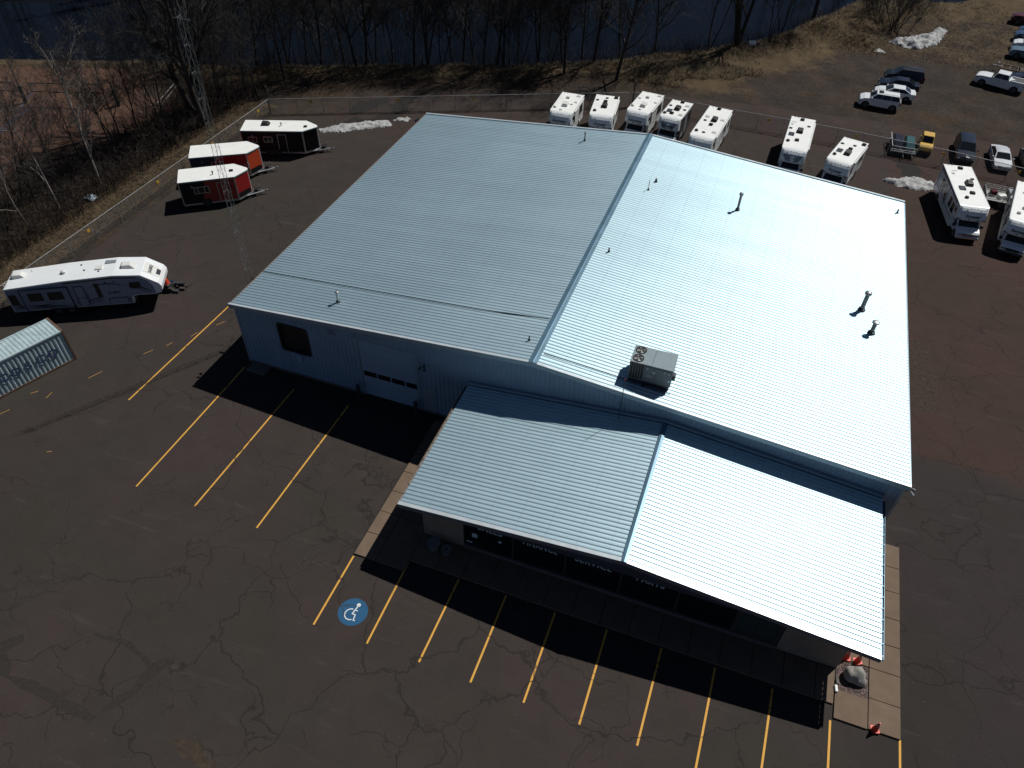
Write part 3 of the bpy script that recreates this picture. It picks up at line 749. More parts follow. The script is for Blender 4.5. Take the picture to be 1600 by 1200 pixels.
# ------------------------------------------------------------------ front office
EX0, EX1, YE, EH, ER = 16.3209, 39.8377, -9.2559, 3.6628, 1.1979
EM = (EX0+EX1)/2; EHW = (EX1-EX0)/2; SY = -8.26
def extz(x): return EH+ER*(1-abs(x-EM)/EHW)
def office():
    t = thing('office_building', 'low tan shopfront with lettered windows under a corrugated gable roof', 'building', (0,0,0))
    span = GY-0.02-YE; n = 12; pw = span/n
    me = roof_sheet(EHW, ER)
    for i in range(n):
        o = place('roof_panel', me, t, (EX0, YE+i*pw, EH-0.045)); o.scale = (1, pw/PW, 1)
        o = place('roof_panel', me, t, (EX1, YE+(i+1)*pw, EH-0.045), PI); o.scale = (1, pw/PW, 1)
    mb = MB(); zt = EH+ER+0.05; wd = 0.14; zz = zt-ER*wd/EHW
    mb.prism_y([(EM-wd,zz-0.035),(EM-wd,zz),(EM-0.05,zt+0.004),(EM,zt+0.015),(EM+0.05,zt+0.004),(EM+wd,zz),(EM+wd,zz-0.035),(EM,zt-0.03)], YE-0.05, GY-0.04)
    mb.build('ridge_cap', M_RIDGE, t)
    for x0, x1 in ((EX0-0.02, EM), (EM, EX1+0.02)):
        z0, z1 = extz(max(EX0, x0)), extz(min(EX1, x1))
        def slope(mb, y0, y1, lo, hi):
            mb.add([(x0,y0,z0+lo),(x1,y0,z1+lo),(x1,y1,z1+lo),(x0,y1,z0+lo),(x0,y0,z0+hi),(x1,y0,z1+hi),(x1,y1,z1+hi),(x0,y1,z0+hi)],
                   [(3,2,1,0),(4,5,6,7),(0,1,5,4),(1,2,6,5),(2,3,7,6),(3,0,4,7)])
        mb = MB(); slope(mb, YE-0.05, YE+0.16, -0.02, 0.03); mb.build('rake_trim', M_TRIMW, t)
        mb = MB(); slope(mb, YE-0.06, YE-0.02, -0.26, -0.023); mb.build('rake_fascia', M_FASC, t)
        # flashing where the roof meets the warehouse wall
        mb = MB(); slope(mb, GY-0.20, GY-0.032, 0.0, 0.16); mb.build('wall_flashing', M_TRIM, t)
    # flat soffit and the dark gable panel above it
    mb = MB(); mb.box(EX0+2.4, EX1-2.4, YE+0.03, SY+0.02, 3.80, 3.83); mb.build('soffit', M_SOFF, t)
    mb = MB(); g = 2.4
    mb.add([(EX0+g,YE,3.83),(EX1-g,YE,3.83),(EX1-g,YE,extz(EX1-g)-0.03),(EM,YE,extz(EM)-0.03),(EX0+g,YE,extz(EX0+g)-0.03)], [(0,1,2,3,4)])
    mb.build('gable_panel', M_GABLE, t)
    # gutters on the two eaves
    for x, m, s in ((EX0-0.07, M_GUTT, -1), (EX1+0.07, M_RIDGE, 1)):
        mb = MB(); y = YE+0.03; mb.box(x-0.07, x+0.07, YE+0.03, GY-0.25, EH-0.19, EH-0.17)
        mb.box(x-0.075, x-0.06, YE+0.03, GY-0.25, EH-0.17, EH-0.075); mb.box(x+0.06, x+0.075, YE+0.03, GY-0.25, EH-0.17, EH-0.075)
        k = YE+0.2
        while k < GY-0.4: mb.box(x-0.058, x+0.058, k, k+0.03, EH-0.10, EH-0.08); k += 0.62
        mb.build('gutter', m, t)
    # walls
    for x0, x1, y0, y1, z1 in ((17.10, 19.46, SY, SY+0.2, 0), (36.10, 38.98, SY, SY+0.2, 0)):
        mb = MB(); mb.box(x0, x1, y0, y1, 0.0, extz(x0 if x0 < EM else x1)-0.245); mb.build('block_wall', M_BLOCK, t)
    for x in (17.10, 38.78):
        mb = MB(); mb.box(x, x+0.2, SY+0.203, GY-0.06, 0.0, EH-0.05); mb.build('side_wall', M_BLOCK, t)
    mb = MB(); mb.box(19.463, 36.097, SY-0.06, SY+0.2, 0.0, 0.34); mb.build('window_sill_wall', M_CONCG, t)
    mb = MB(); mb.add([(19.463,SY+0.02,2.86),(36.097,SY+0.02,2.86),(36.097,SY+0.02,extz(36.1)-0.247),(EM,SY+0.02,extz(EM)-0.247),(19.463,SY+0.02,extz(19.46)-0.247),
                       (19.463,SY+0.2,2.86),(36.097,SY+0.2,2.86),(36.097,SY+0.2,extz(36.1)-0.247),(EM,SY+0.2,extz(EM)-0.247),(19.463,SY+0.2,extz(19.46)-0.247)],
                      [(0,1,2,3,4),(5,9,8,7,6),(0,5,6,1)]); mb.build('window_header', M_FASC, t)
    ms = [19.46, 22.27, 25.14, 28.05, 30.97, 33.84, 36.10]
    for k, (a, b) in enumerate(zip(ms, ms[1:])):
        wn = bpy.data.objects.new('shop_window', None); COL.objects.link(wn); wn.parent = t; wn.location = (0, SY, 0)
        fr = MB(); fr.box(a+0.003, a+0.05, 0.0, 0.09, 0.343, 2.857); fr.box(b-0.05, b-0.003, 0.0, 0.09, 0.343, 2.857); fr.box(a+0.052, b-0.052, 0.0, 0.09, 0.343, 0.40); fr.box(a+0.052, b-0.052, 0.0, 0.09, 2.80, 2.857)
        fr.build('window_frame', M_FRAME, wn)
        if k < 5:
            g = MB(); g.box(a+0.052, b-0.052, 0.04, 0.06, 0.402, 2.798); g.build('pane', M_GLASS, wn)
        else:
            fr = MB(); fr.box(a+0.06, a+0.20, 0.01, 0.08, 0.402, 2.798); fr.box(34.88, 34.98, 0.01, 0.08, 0.402, 2.798); fr.box(b-0.24, b-0.06, 0.01, 0.08, 0.402, 2.798); fr.box(a+0.203, 34.877, 0.01, 0.08, 0.402, 0.55); fr.box(34.983, b-0.243, 0.01, 0.08, 0.402, 0.55)
            fr.build('door_frame', M_FRAME, wn)
            for p, q in ((a+0.203, 34.877), (34.983, b-0.243)):
                g = MB(); g.box(p, q, 0.04, 0.06, 0.553, 2.795); g.build('pane', M_GLASSG, wn)
        if k < 4:
            body, cx, sz = (('SALES', 20.97, 1.36), ('FINANCE', 23.73, 1.86), ('SERVICE', 26.56, 1.92), ('PARTS', 29.5, 1.40))[k]
            fm = frame((cx, 0.034, 2.27), (1,0,0), (0,0,1)); lt = put_text(body, 0.72, M_LETTER, wn, fm, extrude=0.003, spacing=1.12, bold=0.014)
            vx = [v.co.x for v in lt.data.vertices]; kx = sz/(max(vx)-min(vx)); lt.matrix_local = fm @ Matrix.Diagonal((kx, 1, 1, 1))
        if k == 0:
            nb = MB(); nb.box(19.62, 19.95, 0.025, 0.038, 0.62, 0.72); nb.box(21.45, 21.62, 0.025, 0.038, 1.42, 1.60); nb.box(19.95, 20.25, 0.025, 0.038, 1.2, 1.55); nb.build('notice', M_LETTER, wn)
    # planter tubs and bench in the shade are only dim shapes: a pair of dark bins by the left wall
    # downpipe at the right rear corner
    mb = MB(); mb.tube([(EX1+0.07,GY-0.35,EH-0.2),(EX1-0.3,GY-0.4,EH-0.5),(39.05,GY-0.45,EH-0.7),(39.05,GY-0.45,0.2)], 0.05, 8); mb.build('downpipe', M_TRIM, t)
office()

def wheelie_bin(x, y, s, lab):
    t = thing('planter_tub', lab, 'planter', (x, y, 0.1))
    mb = MB(); mb.tube([(0,0,0),(0,0,0.5*s),(0,0,0.52*s),(0,0,0.46*s)], [0.26*s,0.36*s,0.38*s,0.30*s], 14); mb.build('tub', M_HVACD, t, smooth=False)
    mb = MB(); mb.dome((0,0,0.44*s), 0.31*s, 0.06, 12, 2); mb.build('soil', M_WOODP, t)
wheelie_bin(18.0, -8.95, 1.0, 'grey round planter tub in the shade by the tan left wall')
wheelie_bin(18.75, -9.0, 0.75, 'smaller round tub next to the big planter in the shade')

# ------------------------------------------------------------------ things on the roofs
def rooftop_unit():
    x0, x1, y0, y1, z0, z1 = -1.18, 1.18, -0.70, 0.72, 0.22, 1.42
    t = thing('rooftop_unit', 'grey rooftop air conditioning unit with two fans on the right roof slope', 'air conditioner', (26.64, 1.80, 6.36))
    mb = MB(); mb.box(x0+0.06, x1-0.06, y0+0.06, y1-0.06, -0.10, 0.20); mb.build('curb', M_DKGREY, t)
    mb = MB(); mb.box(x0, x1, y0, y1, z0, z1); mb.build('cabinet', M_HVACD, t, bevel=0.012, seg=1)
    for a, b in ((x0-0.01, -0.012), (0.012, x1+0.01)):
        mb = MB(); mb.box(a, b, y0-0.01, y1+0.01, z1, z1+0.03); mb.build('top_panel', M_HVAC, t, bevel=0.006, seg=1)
    for y in (-0.33, 0.36):
        f = bpy.data.objects.new('fan', None); COL.objects.link(f); f.parent = t; f.location = (-0.80, y, z1+0.032)
        r = 0.285; n = 24; mb = MB(); vs = []; fs = []
        for k in range(n):
            c, s = math.cos(2*PI*k/n), math.sin(2*PI*k/n); vs += [(c*(r+0.025),s*(r+0.025),0),(c*(r+0.02),s*(r+0.02),0.035),(c*r,s*r,0.035),(c*r,s*r,0.0)]
        for k in range(n):
            a, b = 4*k, 4*((k+1) % n)
            for q in range(3): fs.append((a+q, b+q, b+q+1, a+q+1))
        mb.add(vs, fs); mb.build('fan_ring', M_BLACK, f)
        mb = MB(); mb.quad(*[(math.cos(2*PI*k/n)*r, math.sin(2*PI*k/n)*r, 0.003) for k in range(n)]); mb.build('fan_well', M_BLACK, f)
        mb = MB()
        for k in range(4):
            a = k*PI/2+0.4; p = [(0.05,a-0.2),(0.25,a-0.28),(0.26,a+0.30),(0.05,a+0.35)]
            mb.quad(*[(rr*math.cos(q), rr*math.sin(q), 0.010+0.012*(i in (0, 1))) for i, (rr, q) in enumerate(p)])
        mb.dome((0,0,0.01), 0.06, 0.02, 10, 2); mb.build('fan_blades', M_GALV, f)
        mb = MB()
        for rr in (0.1, 0.17, 0.24): mb.tube([(rr*math.cos(2*PI*k/16), rr*math.sin(2*PI*k/16), 0.036) for k in range(17)], 0.003, 3, False)
        for k in range(4): a = k*PI/4; mb.tube([(-r*math.cos(a),-r*math.sin(a),0.038),(r*math.cos(a),r*math.sin(a),0.038)], 0.003, 3)
        mb.build('fan_guard', M_DKGREY, f)
    mb = MB(); mb.box(x0+0.05, x0+0.82, y0-0.014, y0-0.002, z0+0.12, z1-0.06); mb.build('coil', M_BLACK, t)
    for k in range(6):
        mb = MB(); xx = x0+0.06+k*0.145; mb.box(xx, xx+0.035, y0-0.04, y0-0.016, z0+0.10, z1-0.04); mb.build('coil_slat', M_HVACD, t)
    mb = MB(); mb.box(-0.30, 0.30, y0-0.02, y0-0.002, z0+0.06, z1-0.08); mb.build('access_panel', M_HVACD, t, bevel=0.006, seg=1)
    mb = MB(); mb.box(0.33, x1-0.04, y0-0.02, y0-0.002, z0+0.06, z1-0.08); mb.build('access_panel', M_HVACD, t, bevel=0.006, seg=1)
    for a, b, c, d in ((-0.22,-0.14,1.16,1.28),(0.12,0.32-0.05,0.98,1.06),(0.72,0.80,1.16,1.25),(0.96,1.04,1.12,1.20),(1.0,1.13,0.60,0.74),(0.0,0.12,0.62,0.66),(-0.12,-0.04,0.66,0.74)):
        mb = MB(); mb.box(a, b, y0-0.028, y0-0.022, c, d); mb.build('sticker', M_OFFW, t)
    mb = MB(); mb.box(x1+0.002, x1+0.16, -0.55, -0.20, 0.62, 0.98); mb.build('intake_hood', M_DKGREY, t, bevel=0.02, seg=1)
    mb = MB(); mb.tube([(-0.10,y0-0.06,0.25),(-0.10,y0-0.10,0.02),(-0.35,y0-0.15,0.0)], 0.03, 8); mb.build('drain_pipe', M_BLACK, t)
rooftop_unit()

def vent(name, label, x, y, h, r, capm, bodym, cat='roof vent', group=None, bands=False):
    z = roofz(x); t = thing(name, label, cat, (x, y, z), 0, group)
    mb = MB(); mb.tube([(0,0,-0.08),(0,0,0.10),(0,0,0.13)], [r*2.0, r*1.7, r*1.05], 14); mb.build('flashing_boot', M_DKGREY, t)
    mb = MB(); mb.cyl((0,0,0.08), (0,0,h*0.88), r, 14); mb.build('pipe', bodym, t, smooth=False)
    if bands:
        mb = MB()
        for k in range(5): zz = 0.25+k*(h*0.62)/5; mb.cyl((0,0,zz), (0,0,zz+0.05), r*1.12, 14)
        mb.build('band', capm, t)
    mb = MB(); mb.tube([(0,0,h*0.84),(0,0,h*0.87),(0,0,h*0.95)], [r*1.05, r*1.75, r*1.75], 14); mb.dome((0,0,h*0.95), r*1.75, h*0.07, 14, 3); mb.build('cap', capm, t)
vent('flue_pipe', 'tall slim capped flue pipe near the back of the right roof slope', 28.69, 21.83, 1.38, 0.085, M_GALV, M_GALVD)
vent('flue_pipe', 'tall banded flue pipe with round cap, right side of the roof', 37.82, 13.94, 1.42, 0.125, M_GALV, M_GALVD, bands=True)
vent('flue_pipe', 'short stout flue pipe in front of the banded one', 38.47, 11.81, 0.92, 0.125, M_GALV, M_GALVD)
vent('flue_pipe', 'capped vent pipe near the front of the left roof slope', 6.75, 2.11, 0.80, 0.075, M_GALV, M_GALV)
vent('flue_pipe', 'slim dark vent pipe near the back edge of the left roof slope', 15.39, 27.46, 0.74, 0.055, M_GALVD, M_GALVD)
def stub(label, x, y, h, r):
    t = thing('vent_stub', label, 'roof vent', (x, y, roofz(x)))
    mb = MB(); mb.tube([(0,0,-0.06),(0,0,0.05)], [r*2.2, r*1.3], 10); mb.build('flashing_boot', M_DKGREY, t)
    mb = MB(); mb.cyl((0,0,0), (0,0,h), r, 10); mb.build('pipe', M_BLACK, t)
stub('small black vent stub right of the ridge, halfway along it', 21.45, 12.18, 0.30, 0.05)
stub('small black vent stub just behind the thin roof mast', 22.36, 22.63, 0.22, 0.07)
stub('small black vent stub by the ridge at the front edge', 19.48, 1.81, 0.28, 0.045)
stub('small black vent stub at the far right corner of the roof', 40.1, 27.71, 0.28, 0.06)
def mast():
    t = thing('roof_mast', 'thin bare mast standing right of the ridge near the back', 'mast', (22.09, 21.2, roofz(22.09)))
    mb = MB(); mb.cyl((0,0,-0.05), (0,0,0.74), 0.022, 6); mb.build('pole', M_DKGREY, t)
    mb = MB(); mb.tube([(0,0,-0.05),(0,0,0.05)], [0.11, 0.07], 10); mb.build('flashing_boot', M_DKGREY, t)
mast()
def cable(label, pts):
    mb = MB(); q = []
    for (ax, ay), (bx, by) in zip(pts, pts[1:]):
        n = max(1, int(math.hypot(bx-ax, by-ay)/1.2))
        q += [(ax+(bx-ax)*i/n, ay+(by-ay)*i/n) for i in range(n)]
    q.append(pts[-1])
    mb.tube([(x, y+0.02*noise.noise((x*0.8, 0, 0)), roofz(x)+0.022) for x, y in q], 0.026, 6)
    tag(mb.build('roof_conduit', M_BLACK), label, 'conduit')
cable('black conduit lying across the left roof slope from eave to ridge', [(0.05,3.78),(3.2,3.77),(11.8,3.73),(15.5,3.74),(20.0,3.95)])
cable('black conduit running from the ridge under the rooftop unit', [(20.66,0.95),(22.7,1.01),(24.8,1.02),(27.95,1.0)])
def antenna():
    x, y = 25.55, -0.28; z = extz(x)
    t = thing('antenna_mast', 'thin antenna mast on the office roof against the warehouse gable', 'antenna', (x, y, z))
    mb = MB(); mb.cyl((0,0,-0.02), (0,0,3.05), 0.018, 6); mb.build('mast', M_BLACK, t)
    mb = MB()
    for a in (0.3, 2.4, 4.5): mb.tube([(0,0,1.35),(0.30*math.cos(a),0.30*math.sin(a),1.05)], 0.011, 5)
    mb.build('ground_radial', M_BLACK, t)
    mb = MB(); mb.tube([(0.0,0,1.05),(0.14,-0.06,1.0),(0.2,-0.06,1.0)], 0.012, 5); mb.cbox((0.22,-0.06,1.0),(0.07,0.07,0.09)); mb.build('bracket', M_BLACK, t)
    mb = MB(); mb.dome((0,0,3.05), 0.035, 0.05, 8, 2); mb.build('tip', M_ORANGE, t)
antenna()

# ------------------------------------------------------------------ lattice tower
def tower():
    bx, by, H = -0.62, 3.05, 21.9
    t = thing('lattice_tower', 'slender steel lattice radio mast against the left warehouse wall', 'mast', (bx, by, 0))
    r = 0.24; leg = [(r*math.cos(R(a)), r*math.sin(R(a))) for a in (10, 130, 250)]
    for x, y in leg:
        mb = MB(); mb.cyl((x,y,0), (x+0.28,y,H), 0.0125, 6); mb.build('leg', M_GALVD, t)
    n = 46; dz = H/n
    f = lambda z: 0.28*z/H
    for s in range(3):
        mb = MB(); a, b = leg[s], leg[(s+1) % 3]
        for k in range(n):
            z0, z1 = k*dz, (k+1)*dz; p, q = (a, b) if k % 2 else (b, a)
            mb.tube([(p[0]+f(z0),p[1],z0),(q[0]+f(z1),q[1],z1)], 0.0065, 4, False)
            if k % 3 == 0: mb.tube([(p[0]+f(z0),p[1],z0),(q[0]+f(z0),q[1],z0)], 0.0065, 4, False)
        mb.build('bracing', M_GALVD, t)
    mb = MB(); mb.cyl((0.28,0,H), (0.28,0,H+0.9), 0.018, 6); mb.cyl((-0.25,0,H-0.6), (0.8,0,H-0.6), 0.018, 6); mb.build('top_aerial', M_GALV, t)
    mb = MB(); mb.box(0.05, 0.66, 0.10, 0.20, 4.7, 4.8); mb.build('wall_bracket', M_BLACK, t)
    mb = MB(); mb.box(-0.35, 0.35, -0.35, 0.35, -0.02, 0.12); mb.build('footing', M_CONCG, t)
tower()

# ------------------------------------------------------------------ bollards, cones, boulder
def bollard(x, y, label):
    t = thing('bollard', label, 'bollard', (x, y, 0), 0, 'bollards at the overhead door')
    mb = MB(); mb.cyl((0,0,-0.02), (0,0,1.02), 0.13, 14); mb.build('post', M_DKGREY, t)
    mb = MB(); mb.dome((0,0,1.02), 0.13, 0.09, 14, 3); mb.build('cap', M_DKGREY, t)
bollard(8.63, -0.10, 'dark steel bollard at the left jamb of the overhead door')
bollard(12.73, -0.10, 'dark steel bollard at the right jamb of the overhead door')
def cone(x, y, z, label, rz=0, tilt=0):
    t = thing('traffic_cone', label, 'traffic cone', (x, y, z), rz, 'orange traffic cones'); t.rotation_euler = (tilt, 0, rz)
    mb = MB(); mb.box(-0.19, 0.19, -0.19, 0.19, 0, 0.035); mb.build('base', M_BLACK if False else M_ORANGE, t, bevel=0.012, seg=1)
    mb = MB(); mb.tube([(0,0,0.03),(0,0,0.70)], [0.145, 0.032], 16); mb.build('body', M_ORANGE, t)
    mb = MB(); mb.tube([(0,0,0.40),(0,0,0.55)], [0.0855, 0.0605], 16); mb.build('reflective_band', M_REFL, t)
cone(40.80, -10.66, 0.10, 'red orange traffic cone alone near the front edge of the slabs', 0.3)
cone(39.95, -7.52, 0.10, 'red orange cone by the roof corner, right one of the pair behind the boulder', 0.5)
cone(39.42, -7.50, 0.10, 'red orange cone tucked against the office wall, left one of the pair', 0.1)

def blob(name, m, r, seed, sub=3, amp=0.25):
    import bmesh
    bm = bmesh.new(); bmesh.ops.create_icosphere(bm, subdivisions=sub, radius=1)
    for v in bm.verts:
        n = noise.noise(v.co*1.1+Vector((seed,0,0)))*amp + noise.noise(v.co*2.7+Vector((seed,5,0)))*amp*0.4
        v.co = v.co*(1+n); v.co = Vector((v.co.x*r[0], v.co.y*r[1], v.co.z*r[2]))
    me = bpy.data.meshes.new(name); bm.to_mesh(me); bm.free(); me.materials.append(m); me.shade_smooth(); return me
bo = place('boulder', blob('boulder', M_ROCK, (0.50,0.42,0.52), 3.3, 3, 0.42), None, (39.86, -8.42, 0.30))
tag(bo, 'pale grey boulder in the gravel bed by the office corner', 'boulder')
gb = struct(place('gravel_bed', MB().mesh('gravel_bed', M_PEB)))
mb = MB(); mb.box(39.02, 40.48, -9.27, -7.66, -0.02, 0.045); gb.data = mb.mesh('gravel_bed', M_PEB)
mb = MB()
for k in range(900):
    x, y = random.uniform(39.05, 40.45), random.uniform(-9.24, -7.68); s = random.uniform(0.018, 0.045)
    mb.M = Matrix.Translation((x, y, 0.045+s*0.2)) @ Matrix.Rotation(random.random()*6, 4, 'Z') @ Matrix.Rotation(random.random()*2, 4, 'X')
    mb.add([(s,0,0),(0,s*.8,0),(-s,0,0),(0,-s*.8,0),(0,0,s*.7),(0,0,-s*.7)], [(0,1,4),(1,2,4),(2,3,4),(3,0,4),(1,0,5),(2,1,5),(3,2,5),(0,3,5)])
pb = stuff(mb.build('pebbles', M_PEB)); pb['label'] = 'red brown pebbles filling the bed around the boulder'
for (x, y, d, lab, m) in ((39.02,-9.33,(0.13,0.34,0.16),'white block lying at the front corner of the gravel bed',M_OFFW),(39.07,-8.92,(0.14,0.30,0.12),'grey block on the wall side of the gravel bed',M_CONCG)):
    mb = MB(); mb.cbox((0,0,d[2]/2), d, 0.15); tag(mb.build('block', m, None, (x, y, 0.06), bevel=0.015, seg=1), lab, 'block')

# ------------------------------------------------------------------ vehicles: common bits
def wheel(parent, x, y, r, wd, side, axis='y', dual=False):
    """tyre with its rim as a sub-part; side = +1/-1 is the outer face"""
    e = MB(); k = 18
    prof = [(-wd/2, r*0.62), (-wd/2, r*0.93), (-wd*0.36, r), (wd*0.36, r), (wd/2, r*0.93), (wd/2, r*0.62)]
    vs = []; fs = []
    for i in range(k):
        c, s = math.cos(2*PI*i/k), math.sin(2*PI*i/k)
        for o, q in prof: vs.append((q*c, o, q*s) if axis == 'y' else (o, q*c, q*s))
    n = len(prof)
    for i in range(k):
        j = (i+1) % k
        for a in range(n-1): fs.append((i*n+a, i*n+a+1, j*n+a+1, j*n+a))
    e.add(vs, fs); o = e.build('wheel', M_RUB, parent, (x, y, r))
    m = MB(); d = side*(wd/2-0.03); h = side*(wd/2-0.005)
    if axis == 'y':
        m.tube([(0,d-side*0.06,0),(0,d,0)], r*0.64, 16); 
        for q in range(5): a = q*2*PI/5; m.tube([(0.03*math.cos(a),h,0.03*math.sin(a)),(r*0.55*math.cos(a),d+side*0.01,r*0.55*math.sin(a))], r*0.09, 4)
    else:
        m.tube([(d-side*0.06,0,0),(d,0,0)], r*0.64, 16)
        for q in range(5): a = q*2*PI/5; m.tube([(h,0.03*math.cos(a),0.03*math.sin(a)),(d+side*0.01,r*0.55*math.cos(a),r*0.55*math.sin(a))], r*0.09, 4)
    m.build('rim', M_RIM, o)
    return o

def quad_panel(mb, a, b, c, d, off, th=0.006):
    """thin raised panel on the quad a-b-c-d"""
    a, b, c, d = map(Vector, (a, b, c, d)); n = (b-a).cross(d-a).normalized()
    lo = [p+n*(off-th) for p in (a, b, c, d)]; hi = [p+n*off for p in (a, b, c, d)]
    mb.frust(lo, hi)
def lerp(a, b, t): return tuple(a[i]+(b[i]-a[i])*t for i in range(3))
def inset(q, l, r, b, t):
    """sub-quad of q (bl, br, tr, tl) by fractions"""
    def P(u, v): return lerp(lerp(q[0], q[1], u), lerp(q[3], q[2], u), v)
    return P(l, b), P(r, b), P(r, t), P(l, t)

CARS = dict(
    sedan=dict(L=4.35, W=1.68, hood=0.80, cowl=0.90, belt=0.92, deck=0.93, top=1.33, xw=1.12, xrf=0.28, xrr=-0.88, xb=-1.72, wf=1.34, wr=-1.28, r=0.315),
    suv=dict(L=4.30, W=1.74, hood=0.98, cowl=1.06, belt=1.10, deck=1.06, top=1.62, xw=1.16, xrf=0.48, xrr=-1.80, xb=-2.06, wf=1.38, wr=-1.42, r=0.365),
    minivan=dict(L=4.6, W=1.78, hood=0.88, cowl=1.00, belt=1.02, deck=0.98, top=1.60, xw=1.25, xrf=0.40, xrr=-1.85, xb=-2.18, wf=1.45, wr=-1.40, r=0.32),
    pickup=dict(L=5.25, W=1.84, hood=1.10, cowl=1.14, belt=1.18, deck=1.14, top=1.76, xw=1.02, xrf=0.50, xrr=-0.72, xb=-0.92, wf=1.72, wr=-1.70, r=0.38))
def car(kind, label, cat, x, y, rz, paint, group, sunroof=False):
    c = CARS[kind]; L_, W_, r = c['L'], c['W'], c['r']; h = L_/2; hw = W_/2
    t = thing({'sedan':'sedan_car','suv':'sport_utility_car','minivan':'minivan','pickup':'pickup_truck'}[kind], label, cat, (x, y, 0.0), rz, group)
    ra = r+0.055
    def arch(cx): return [(cx+ra*math.cos(R(a)), r*0.95+ra*math.sin(R(a))) for a in range(0, 181, 20)]
    prof = [(h-0.05,0.30),(c['wf']+ra,0.24)]+[(px, max(pz, 0.24)) for px, pz in arch(c['wf'])]+[(c['wr']+ra,0.24)]+[(px, max(pz, 0.24)) for px, pz in arch(c['wr'])]
    prof += [(-h+0.10,0.30),(-h,0.45),(-h+0.01,c['deck']*0.78),(-h+0.07,c['deck']-0.03)]
    if kind == 'pickup': prof += [(-h+0.10,c['deck']),(c['xb']-0.02,c['belt'])]
    else: prof += [(-h+0.18,c['deck']),(c['xb']+0.05,c['belt'])]
    prof += [(c['xrr'],c['belt']+0.01),(c['xw']-0.15,c['cowl']+0.02),(c['xw']+0.05,c['cowl']),((c['xw']+h)/2,c['hood']+0.03),(h-0.38,c['hood']-0.03),(h-0.12,c['hood']-0.13),(h-0.01,c['hood']-0.30),(h,0.42)]
    # drop repeated points
    q = []
    for p in prof:
        if not q or math.hypot(p[0]-q[-1][0], p[1]-q[-1][1]) > 0.012: q.append(p)
    mb = MB(); z0 = 0.62
    def wid(x, z):
        k = (1-0.15*((z-z0)/0.62)**2) if z > z0 else (1-0.10*((z0-z)/0.5)**2)
        e = abs(x)/h; return hw*k*(1-0.13*max(0, (e-0.62)/0.38)**2.2)
    m_ = len(q); vs = [(x, -wid(x, z), z) for x, z in q]+[(x, -0.5*wid(x, z), z+(0.022 if z > 0.7 else 0)) for x, z in q]+[(x+(0.05 if x > h-0.3 else (-0.04 if x < -h+0.2 else 0)), 0, z+(0.035 if z > 0.7 else 0)) for x, z in q]+[(x, 0.5*wid(x, z), z+(0.022 if z > 0.7 else 0)) for x, z in q]+[(x, wid(x, z), z) for x, z in q]
    fs = [tuple(range(m_)), tuple(range(5*m_-1, 4*m_-1, -1))]
    for r_ in range(4): fs += [(r_*m_+i, (r_+1)*m_+i, (r_+1)*m_+(i+1) % m_, r_*m_+(i+1) % m_) for i in range(m_)]
    mb.add(vs, fs); mb.build('body', paint, t, bevel=0.05, seg=3)
    # wheel wells
    mb = MB()
    for cx in (c['wf'], c['wr']): mb.cyl((cx,-hw+0.05,r), (cx,hw-0.05,r), ra-0.01, 16)
    mb.build('wheel_wells', M_BLACK, t)
    for cx in (c['wf'], c['wr']):
        for s in (-1, 1): wheel(t, cx, s*(hw-0.11), r, 0.20, s)
    # cabin
    wb, wt = hw*0.93, hw*0.74
    zb, zt = c['belt']-0.02, c['top']
    b = [(c['xb'],-wb,zb),(c['xw'],-wb,zb),(c['xw'],wb,zb),(c['xb'],wb,zb)]
    tt = [(c['xrr'],-wt,zt-0.04),(c['xrf'],-wt,zt-0.03),(c['xrf'],wt,zt-0.03),(c['xrr'],wt,zt-0.04)]
    mb = MB(); mb.frust(b, tt); mb.build('cabin', paint, t, bevel=0.03, seg=2)
    # domed roof skin
    mb = MB(); nx_, ny_ = 8, 6; vs = []
    for i in range(nx_+1):
        for j in range(ny_+1):
            u, v = i/nx_, j/ny_*2-1; x = c['xrr']+(c['xrf']-c['xrr'])*u
            vs.append((x, v*wt*1.0, zt-0.035+0.062*(1-v**4)*(1-abs(2*u-1)**3.0*0.75)+(-0.010 if abs(v) > 0.99 else 0)))
    mb.add(vs, [(i*(ny_+1)+j, (i+1)*(ny_+1)+j, (i+1)*(ny_+1)+j+1, i*(ny_+1)+j+1) for i in range(nx_) for j in range(ny_)]); mb.build('roof', paint, t, smooth=True)
    # glass
    ws = (b[1], b[2], tt[2], tt[1]); bl = (b[3], b[0], tt[0], tt[3])
    mb = MB(); quad_panel(mb, *inset(ws, 0.06, 0.94, 0.10, 0.94), 0.008); mb.build('windscreen', M_GLASS, t)
    mb = MB(); quad_panel(mb, *inset(bl, 0.08, 0.92, 0.18 if kind != 'pickup' else 0.3, 0.92), 0.008); mb.build('rear_window', M_GLASS, t)
    for s in (-1, 1):
        sd = (b[0], b[1], tt[1], tt[0]) if s < 0 else (b[2], b[3], tt[3], tt[2])
        spl = [(0.08,0.485),(0.505,0.90)] if kind in ('sedan','pickup') else [(0.04,0.325),(0.34,0.645),(0.66,0.94)]
        if s > 0: spl = [(1-q, 1-p) for p, q in spl]
        for p, q in spl:
            mb = MB(); quad_panel(mb, *inset(sd, p, q, 0.08, 0.93), 0.008); mb.build('side_window', M_GLASS, t)
        mb = MB(); mb.cbox((c['xw']-0.25, s*(wb+0.14), zb+0.10), (0.11,0.18,0.12)); mb.build('mirror', paint, t, bevel=0.03, seg=2)
        hl = MB(); hl.cbox((h-0.16, s*(hw*0.74), c['hood']-0.24), (0.30,0.30,0.13)); hl.build('headlight', M_LAMP, t, bevel=0.04, seg=2)
        tl = MB(); tl.cbox((-h+0.05, s*(hw*0.80), c['deck']*0.78), (0.10,0.24,0.18 if kind != 'suv' else 0.40)); tl.build('tail_light', M_RED, t, bevel=0.02, seg=1)
